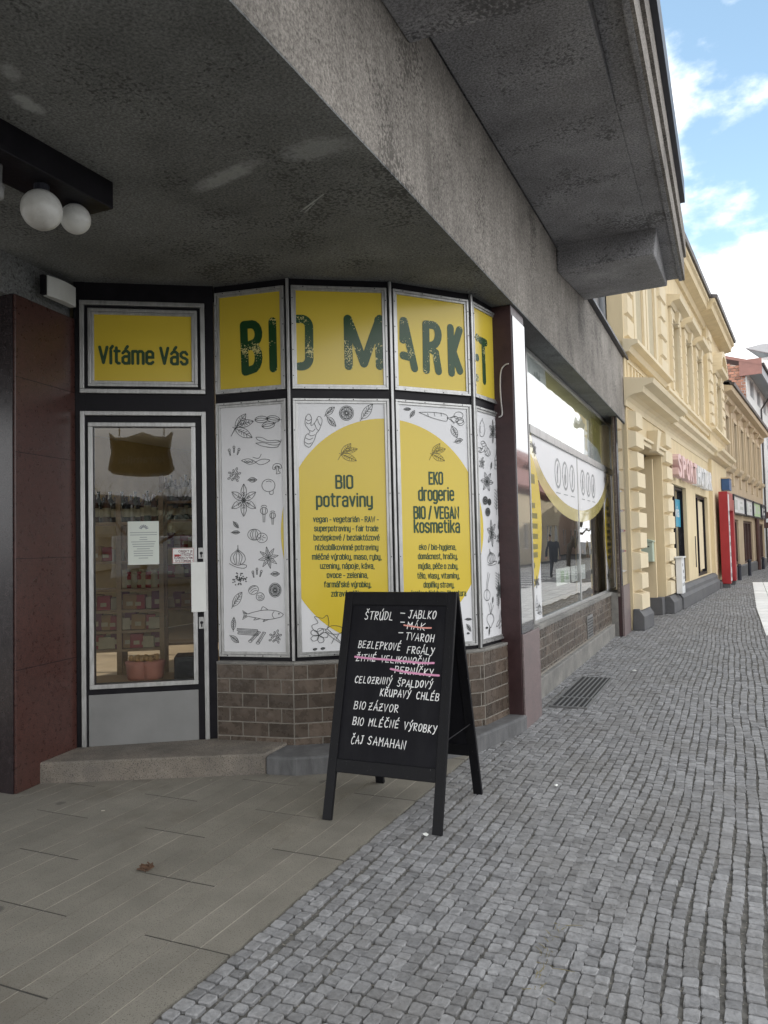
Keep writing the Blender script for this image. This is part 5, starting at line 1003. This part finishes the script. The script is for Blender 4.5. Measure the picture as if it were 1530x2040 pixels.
MB().fbox(Y,11.40,11.72,ro0,ro1,.12,2.78).build('post', M['red'], RP, bevel=.01); MB().fbox(Y,13.0,13.4,ro0,ro1,.12,2.60).build('post', M['red'], RP, bevel=.01); MB().fbox(Y,11.725,13.0,ro0,ro1,2.25,2.78).build('header', M['red'], RP, bevel=.01)
MB().fbox(Y,11.43,11.70,ro1+.001,ro1+.01,.2,2.7).build('white_panel', M['sign_white'], RP); mb = MB(); [mb.fbox(Y,11.45,11.68,ro1+.011,ro1+.013,.3+k*.3,.42+k*.3) for k in range(7)]; mb.build('panel_print', M['greyprint'], RP)
MB().fbox(Y,11.755,12.995,ro0,ro0+.1,.3,2.25).build('back_panel', M['sign_white'], RP); [MB().fbox(Y,f0,f0+.27,ro0+.03,ro1-.03,0,.119).build('foot', M['plinth'], RP) for f0 in (11.43,13.06)]
BS = MB().fbox(Y,13.3,14.0,.11,.34,2.92,3.28).build('blue_sign_box', M['navy'], None, bevel=.01); tag(BS, 'blue box sign projecting from the wall above the red portal', 'sign'); MB().fbox(Y,13.28,14.02,.10,.36,3.281,3.32).build('cap', M['beige_trim'], BS)
# thin pole on the wall between the shop windows
tag(MB().tube([Y.pt(7.2,.06,.75),Y.pt(7.2,.06,1.5)],.012,6).build('wall_rod', M['dark_metal'], None), 'thin upright rod on the yellow wall between the two shop windows', 'rod')

# ================================================================== BEIGE BUILDING
o_B = Y.pt(15.25,0,0); BDg = R_(6.6); B3 = Fr(o_B,(math.sin(BDg),math.cos(BDg),0))
BB = thing('beige_house', B3.pt(7,0,0), 'long beige two storey house with a row of shops beyond the yellow house', 'building')
bw = [(c-.42,c+.42,4.0,5.7) for c in (1.3,3.55,5.8,8.05,10.3,12.55)]; bd = [(2.2,3.7,.45,2.1),(5.3,8.7,.40,2.1),(11.8,14.0,.40,2.05)]
wall(BB,B3,0,14.4,0,6.55,bw+bd,M['beige']); MB().fbox(B3,0,14.4,-6,-.6,0,6.4).build('house_body', M['beige'], BB)
for c0, c1, z0, z1 in bw:
    w = MB(); bars(w,B3,c0+.02,c1-.02,z0+.02,z1-.02,.05,-.16,-.11); w.fbox(B3,(c0+c1)/2-.025,(c0+c1)/2+.025,-.16,-.11,z0+.07,z1-.07); w = w.build('window', M['sign_white'], BB); MB().fbox(B3,c0,c1,-.2,-.165,z0,z1).build('pane', M['window_dark'], w)
    MB().profile(B3,[(0,z0-.30),(.1,z0-.28),(.2,z0-.16),(.22,z0-.06),(0,z0-.02)],c0-.18,c1+.18).build('sill', M['beige_trim'], w); mb = MB(); mb.fbox(B3,c0-.14,c0,0,.05,z0,z1); mb.fbox(B3,c1,c1+.14,0,.05,z0,z1); mb.fbox(B3,c0-.14,c1+.14,0,.06,z1,z1+.14); mb.build('surround', M['beige_trim'], w)
for k in range(7): MB().fbox(B3,.05+k*2.25,.3+k*2.25,0,.06,3.3,6.0).build('pilaster', M['beige_trim'], BB); MB().profile(B3,[(0,5.95),(.12,6.0),(.22,6.12),(.22,6.2),(0,6.2)],.02+k*2.25,.33+k*2.25).build('corbel', M['beige_trim'], BB)
MB().profile(B3,[(0,6.2),(.12,6.22),(.16,6.33),(.36,6.38),(.40,6.52),(0,6.6)],-.05,14.5).build('cornice', M['beige_trim'], BB); MB().profile(B3,[(.34,6.545),(.46,6.53),(.48,6.62),(.3,6.66)],-.05,14.5).build('gutter', M['roof'], BB)
MB().profile(B3,[(.38,6.67),(-3.2,9.1),(-6,6.7)],.02,14.38).build('roof', M['roof'], BB)
MB().fbox(B3,.05,.55,-.35,.1,6.7,7.35).build('parapet_end', M['maroon'], BB)
MB().profile(B3,[(-.01,0),(.08,0),(.08,.36),(0,.4)],0,14.4).build('plinth', M['plinth'], BB)
for a0, a1, z0, z1 in bd:
    w = MB(); bars(w,B3,a0,a1,z0,z1,.09,-.2,-.06); n = 2 if a1-a0 > 2 else 1
    for k in range(n): a = a0+(a1-a0)*(k+1)/(n+1); w.fbox(B3,a-.06,a+.06,-.2,-.06,z0+.09,z1-.09)
    w = w.build('shop_front', M['brownwood'], BB); MB().fbox(B3,a0+.09,a1-.09,-.15,-.14,z0+.09,z1-.09).build('pane', M['window_dark'], w)
for a0, a1, m_, lab in ((1.5,5.0,'sign_white','wide white shop sign with grey print on the beige house, nearest the red portal'),(5.35,8.0,'sign_white','narrower plain white shop sign beside the green sign on the beige house'),(8.3,11.6,'sign_green','pale green shop sign on the beige house'),(12.1,14.1,'plinth','dark grey shop sign at the far end of the beige house')):
    s_ = MB(); bars(s_,B3,a0,a1,2.28,2.97,.05,.0,.14); s_ = s_.build('shop_sign', M['dark_metal'], None); tag(s_, lab, 'sign', 'shop signs along the beige house'); MB().fbox(B3,a0+.05,a1-.05,.001,.10,2.33,2.92).build('sign_face', M[m_], s_)
    q = MB(); q.fbox(B3,a0+.2,a0+.2+(a1-a0)*.3,.1005,.104,2.45,2.8); q.fbox(B3,a0+(a1-a0)*.6,a0+(a1-a0)*.85,.1005,.104,2.48,2.6); q.fbox(B3,a0+(a1-a0)*.62,a0+(a1-a0)*.8,.1005,.104,2.7,2.78); q.build('sign_print', pbr('faint_sign_print',(.5,.53,.5),.5) if m_ != 'plinth' else M['sign_white'], s_)
for k, (px, py, h_, lab) in enumerate(((1474,1156,.55,'short dark bollard nearest the red portal'),(1494,1147,.62,'dark bollard by the wide brown shopfront of the beige house'),(1521,1134,.55,'dark bollard farthest along the beige house'))):
    p = ground(px,py); t_ = MB().lathe((p.x,p.y,0),[(.07,0),(.06,.02),(.055,h_-.12),(.07,h_-.1),(.07,h_-.06),(.05,h_)],12).build('bollard', M['dark_metal'], None); tag(t_, lab, 'bollard', 'bollards along the beige house')
pl_ = MB().tube([B3.pt(9.6,.12,0),B3.pt(9.6,.12,2.25)],.09,8).build('sign_pole', M['brownwood'], None); tag(pl_, 'tall dark brown pole before the beige house below the green sign', 'pole')

# ================================================================== WHITE HOUSE BEHIND WITH BRICK GABLE, AND THE FAR HOUSE
C4 = Fr(B3.pt(14.45,-.5,0),(math.sin(R_(7.4)),math.cos(R_(7.4)),0))
WB = thing('white_house', C4.pt(9,0,0), 'tall white house with bare brick gable and overhanging grey eaves rising behind the beige house', 'building')
cw = [(c-.6,c+.6,z,z+1.5) for c in (1.6,4.2,6.8,9.4,12,14.6) for z in (.9,3.9,6.6)]+[(c-.9,c+.9,8.75,9.75) for c in (2.2,5.4,8.6,11.8,15)]
wall(WB,C4,0,17,0,10.2,cw,M['offwhite'])
for c0, c1, z0, z1 in cw:
    w = MB(); bars(w,C4,c0,c1,z0,z1,.07,-.2,-.05); w.fbox(C4,(c0+c1)/2-.03,(c0+c1)/2+.03,-.2,-.05,z0+.07,z1-.07); w = w.build('window', M['sign_white'], WB); MB().fbox(C4,c0+.07,c1-.07,-.15,-.14,z0+.07,z1-.07).build('pane', M['window_dark'], w)
mb = MB(); g4 = Fr(C4.pt(0,-7,0),C4.n); 
mbb = MB(); z = 5.8; r = 0; q = random.Random(8)
def gtop(a): return 9.0+ (a if a < 0 else 0) + 3.6 - a*.34
while z < 12.6:
    a = -.12*(r % 2); 
    while a < 6.9:
        if z+.14 < 9.0+3.3-a*.33: mbb.fbox(g4,max(a,0),min(a+.27,6.95),.0,.03+q.uniform(-.012,.02),z,z+.115)
        a += .30
    z += .145; r += 1
mbb.build('gable_bricks', M['brick'], WB)
MB().prism([g4.pt(0,-.001,5.6),g4.pt(6.97,-.001,5.6),g4.pt(6.97,-.001,10.0),g4.pt(0,-.001,12.3)], g4.n*-.3).build('brick_gable', M['mortar'], WB)
MB().profile(C4,[(.70,9.98),(.72,10.12),(-6.9,12.75),(-6.9,12.55)],-.15,17).build('roof', M['rust_roof'], WB)
MB().fbox(C4,-.1,17,-.2,.66,9.80,9.95).build('eaves_soffit', M['pale_grey'], WB); MB().fbox(C4,-.1,17,.661,.72,9.55,9.99).build('eaves_board', M['pale_grey'], WB); MB().fbox(C4,-.14,-.101,-.3,.73,9.55,10.35).build('eaves_end', M['rust_roof'], WB)
MB().tube([C4.pt(0,.78,10.05),C4.pt(17,.78,10.05)],.07,8).build('gutter', M['roof'], WB); MB().tube([C4.pt(5.5,.75,10.0),C4.pt(5.5,.72,9.5),C4.pt(5.5,.1,8.6),C4.pt(5.5,.08,0)],.05,8).build('downpipe', M['roof'], WB)
FH_ = Fr(C4.pt(17.2,.2,0),(math.sin(R_(15)),math.cos(R_(15)),0))
FB_ = thing('far_house', FH_.pt(9,0,0), 'pale grey house with deep grey eaves closing the street behind the white house', 'building')
fw = [(c-.6,c+.6,z,z+1.7) for c in (1.5,4,6.5,9,11.5,14,16.5) for z in (1,4.6,8.2,11.6)]
wall(FB_,FH_,0,30,0,14.5,fw,M['offwhite']); MB().fbox(FH_,0,30,-2,-.6,0,14).build('house_body', M['offwhite'], FB_)
for c0, c1, z0, z1 in fw: w = MB(); bars(w,FH_,c0,c1,z0,z1,.08,-.2,-.05); w = w.build('window', M['sign_white'], FB_); MB().fbox(FH_,c0+.08,c1-.08,-.15,-.14,z0+.08,z1-.08).build('pane', M['window_dark'], w)
MB().profile(FH_,[(0,14.0),(1.1,14.4),(1.15,14.8),(-1,14.9),(-2,14.8)],-.4,30).build('roof', M['pale_grey'], FB_)
dk = MB().fbox(C4,3.2,3.5,.02,.9,1.9,2.75).build('hanging_sign', M['brownwood'], None, bevel=.01); tag(dk, 'small dark brown sign jutting out beyond the shops of the beige house', 'sign'); MB().fbox(C4,3.19,3.199,.3,.7,2.2,2.4).build('sign_print', M['sign_white'], dk)

# ================================================================== ACROSS THE STREET (seen mirrored in the glass)
oc = [pbr('opp_%d' % i, c, .9, var=.06) for i, c in enumerate(((.60,.52,.38),(.55,.56,.55),(.62,.46,.36),(.50,.54,.44),(.64,.60,.52),(.58,.47,.33),(.52,.5,.47)))]
lbs = ['low sandy house across the street, mirrored in the shop window','low grey rendered house across the street','cream house far along across the street','ochre house across the square','dull grey house across the square']
for i, (x_, y0, y1, h_) in enumerate(((9.2,40,62,5.0),(8.9,26,39.8,4.6),(12.5,62.2,90,8),(14,-34,-20,5.2),(-6,-34,13.5,5))):
    if i < 3: fo = Fr((x_,y1,0),(0,-1,0)); ln = y1-y0
    else: fo = Fr((43,-46,0),(-1,0,0)) if i == 3 else Fr((23,-48,0),(-1,0,0)); ln = 19
    r_ = thing('street_house', fo.pt(ln/2,0,0), lbs[i], 'building', 'houses across the street'); n = int(ln/2.6)
    ow = [((k+.5)*ln/n-.55,(k+.5)*ln/n+.55,z,z+1.7) for k in range(n) for z in (1.0,4.0,6.6) if z+2.3 < h_]
    wall(r_,fo,0,ln,0,h_,ow,oc[i]); MB().fbox(fo,0,ln,-6,-.5,0,h_-.1).build('house_body', oc[i], r_)
    for c0, c1, z0, z1 in ow: w = MB(); bars(w,fo,c0,c1,z0,z1,.08,-.2,-.05); w = w.build('window', M['sign_white'], r_); MB().fbox(fo,c0+.08,c1-.08,-.15,-.14,z0+.08,z1-.08).build('pane', M['window_dark'], w)
    MB().profile(fo,[(0,h_-.4),(.35,h_-.1),(.4,h_+.05),(-3,h_+(2.4 if i < 3 else .9)),(-6,h_+.05)],-.1,ln+.1).build('roof', M['rust_roof'] if i < 3 else M['roof'], r_)
# ---- bare winter trees
def bare_tree(seed):
    q = random.Random(seed); tk, br_ = MB(), MB()
    def grow(p, d, r_, l, n):
        pts = [p]; rs = [r_]; dd = d
        for k in range(4): dd = (dd+Vector((q.gauss(0,.14),q.gauss(0,.14),q.gauss(.04,.1)))).normalized(); pts.append(pts[-1]+dd*l/4); rs.append(r_*(1-.11*(k+1)))
        (tk if n == 5 else br_).tube(pts, rs, 7 if n > 3 else 4, cap=False)
        if n > 0:
            for k in range(3 if n > 3 else q.choice((2,3))):
                a = q.uniform(0,6.28); t_ = dd.orthogonal().normalized(); t_ = Matrix.Rotation(a,3,dd) @ t_
                grow(pts[-1] if k else pts[3], (dd*.8+t_*q.uniform(.5,.95)+Vector((0,0,.12))).normalized(), rs[-1]*.72, l*q.uniform(.62,.82), n-1)
    grow(Vector((0,0,0)), Vector((0,0,1)), .17, 2.1, 5); return tk, br_
tk, br_ = bare_tree(3); TR = thing('bare_tree', (4.2,27,0), 'leafless tree across the pavement mirrored in the street window', 'tree', 'leafless street trees'); tk.build('trunk', M['bark'], TR, smooth=True).location = (0,0,0); br_.build('crown', M['bark'], TR, smooth=True)
for ch in TR.children:
    for v in ch.data.vertices: v.co = v.co+Vector((4.2,27,0))
for k, (x_, y_, lab) in enumerate(((7.6,-19,'leafless tree behind the photographer, mirrored in the door glass'),(11.5,-26,'leafless tree farther back on the square'),(15,-25,'leafless tree by the far house of the square'),(9.6,-24,'leafless tree beside the white van'),(6.2,-27,'leafless tree left of the white van'),(12.5,-30,'leafless tree behind the white van'),(5.2,45,'leafless tree far along the street'))): dup(TR, (x_,y_,0), lab, k*1.3+.5)
# ---- white van on the square
VN = thing('white_van', (10.2,-21.5,0), 'white delivery van parked on the square, mirrored in the door glass', 'van'); VF = Fr((10.2-.9*2.4,-21.5-.45*2.4,0),(.9,.45,0))
pv = [(0,.35),(5.0,.35),(5.1,.9),(4.75,1.15),(4.0,1.95),(3.5,2.12),(.05,2.12)]
MB().prism([VF.pt(p[0],-.95,p[1]) for p in pv], VF.n*1.9).build('body', M['vanwhite'], VN, bevel=.05)
for oo in (-.955,.951):
    MB().prism([VF.pt(p[0],oo,p[1]) for p in ((3.1,1.2),(4.45,1.2),(3.85,1.9),(3.1,1.9))], VF.n*.004).build('window', M['window_dark'], VN)
    MB().prism([VF.pt(p[0],oo,p[1]) for p in ((3.0,.5),(3.02,.5),(3.02,2.0),(3.0,2.0))], VF.n*.004).build('door_seam', M['black'], VN)
for a in (.9,4.1):
    for oo in (-.97,.75): w = MB().tube([VF.pt(a,oo,.34),VF.pt(a,oo+.22,.34)],.34,18).build('wheel', M['rubber'], VN); MB().tube([VF.pt(a,oo-.004,.34),VF.pt(a,oo+.224,.34)],.2,14).build('rim', M['alu'], w)
for oo in (-.8,.55): MB().fbox(VF,5.04,5.09,oo,oo+.25,.72,.9).build('headlight', M['sign_white'], VN)
# ---- hanging sign under the overhang, behind the photographer
HF = Fr((-1.95,-.42,0),(.83,.56,0)); HF = Fr((-1.25,.05,0),(-.83,-.56,0)); HS = thing('hanging_sign', HF.pt(.4,0,2.75), 'dark scalloped hanging sign with pale border under the overhang, mirrored in the door glass', 'sign')
sh = [(0,2.98)]+[(.4-.4*math.cos(math.pi*k/6)*1.0,2.98-.07*abs(math.sin(math.pi*k/3))) for k in range(7)]+[(.8,2.98),(.76,2.75),(.8,2.52)]+[(.4+.4*math.cos(math.pi*k/6),2.50-.06*math.sin(math.pi*k/6)) for k in range(1,6)]+[(0,2.52),(.04,2.75)]
MB().prism([HF.pt(p[0],-.02,p[1]) for p in sh[1:]], HF.n*.04).build('board', pbr('hanging_sign_brown',(.11,.08,.05),.6), HS)
mb = MB(); ribbon(mb,HF,sh[1:]+[sh[1]],.04,.0215); mb.build('border', M['sign_white'], HS, fix=False); mb = MB(); text(mb,HF,'keramika',.10,.70,2.60,.10,.0212,.01); mb.build('lettering', M['sign_white'], HS, fix=False)
for a in (.1,.7): MB().tube([HF.pt(a,0,2.96),HF.pt(a,0,CEIL)],.008,6).build('hanger', M['black'], HS)
# ---- two people on the street, seen only mirrored
def person(loc, face, jacket, trouser, hairm, lab, h=1.74, bag=False):
    c, s = math.cos(face), math.sin(face)
    me = bpy.data.meshes.new('person'); V = []; E_ = []; Rd = []
    def v(x, y, z, r_, p=None):
        V.append((x*h/1.75,y*h/1.75,z*h/1.75)); Rd.append(r_)
        if p is not None: E_.append((p,len(V)-1))
        return len(V)-1
    pel = v(0,0,.95,(.165,.115)); ab = v(0,.01,1.12,(.16,.115),pel); ch = v(0,.0,1.32,(.185,.125),ab); nk = v(0,0,1.47,(.065,.065),ch); hd0 = v(0,.02,1.56,(.075,.085),nk); hd = v(0,.03,1.66,(.078,.095),hd0); v(0,.02,1.725,(.05,.06),hd)
    for sd_, st in ((-1,.20),(1,-.18)):
        hip = v(.095*sd_,0,.90,(.095,.10),pel); kn = v(.10*sd_,st*.55+.03,.49,(.065,.07),hip); an = v(.10*sd_,st-.05,.09,(.045,.05),kn); v(.105*sd_,st+.12,.035,(.045,.035),an)
        sh_ = v(.19*sd_,0,1.41,(.065,.065),ch); el_ = v(.26*sd_,-st*.35-.03,1.12,(.05,.05),sh_); wr = v(.27*sd_,-st*.8+.06,.88,(.032,.034),el_); pa = v(.275*sd_,-st*.9+.08,.82,(.022,.036),wr)
        for k in range(4): f1 = v(.272*sd_+.004*sd_,-st*.9+.05+.022*k,.755,(.009,.009),pa); v(.262*sd_,-st*.9+.055+.022*k,.715-.006*abs(k-1.5),(.008,.008),f1)
        t1 = v(.25*sd_,-st*.9+.125,.80,(.010,.010),pa); v(.245*sd_,-st*.9+.14,.765,(.009,.009),t1)
    me.from_pydata(V,E_,[]); o = bpy.data.objects.new('person', me); col.objects.link(o); md = o.modifiers.new('skin','SKIN'); sv = me.skin_vertices[0].data
    for i, r_ in enumerate(Rd): sv[i].radius = r_
    sv[0].use_root = True; sb = o.modifiers.new('sub','SUBSURF'); sb.levels = 2; sb.render_levels = 2
    dg = bpy.context.evaluated_depsgraph_get(); nm = bpy.data.meshes.new_from_object(o.evaluated_get(dg)); bpy.data.objects.remove(o)
    o = bpy.data.objects.new('person', nm); col.objects.link(o); nm.materials.clear()
    for m_ in (jacket, trouser, M['skin'], M['rubber']): nm.materials.append(m_)
    for p in nm.polygons:
        z = p.center.z*1.75/h; p.use_smooth = True; p.material_index = 2 if z > 1.49 or (z < .855 and abs(p.center.x) > .215) else (0 if z > .88 or abs(p.center.x) > .22 else (3 if z < .085 else 1))
    o.location = loc; o.rotation_euler = (0,0,face); tag(o, lab, 'person')
    k_ = h/1.75; hb = MB().ball((0,.012*k_,1.685*k_),.092*k_,14,(.95,1.08,.78)); hr = hb.build('hair', hairm, None, smooth=True); hr.parent = o
    nb = MB().ball((0,.128*k_,1.635*k_),.018,8).build('nose', M['skin'], None, smooth=True); nb.parent = o
    for sd_ in (-1,1):
        e = MB().ball((.033*sd_,.118*k_,1.66*k_),.012,8).build('eye', M['black'], None, smooth=True); e.parent = o; e = MB().ball((.082*sd_,.02*k_,1.635*k_),.028,8,(.4,.8,1)).build('ear', M['skin'], None, smooth=True); e.parent = o
person((1.95,34,0),0.0,M['jacket'],M['darkcloth'],M['greyhair'],'grey haired man in beige jacket walking away up the street, mirrored in the shop window')
person((3.1,31,0),2.6,M['darkcloth'],M['darkcloth'],M['black'],'person in dark clothes on the street, mirrored beside the window mullion')
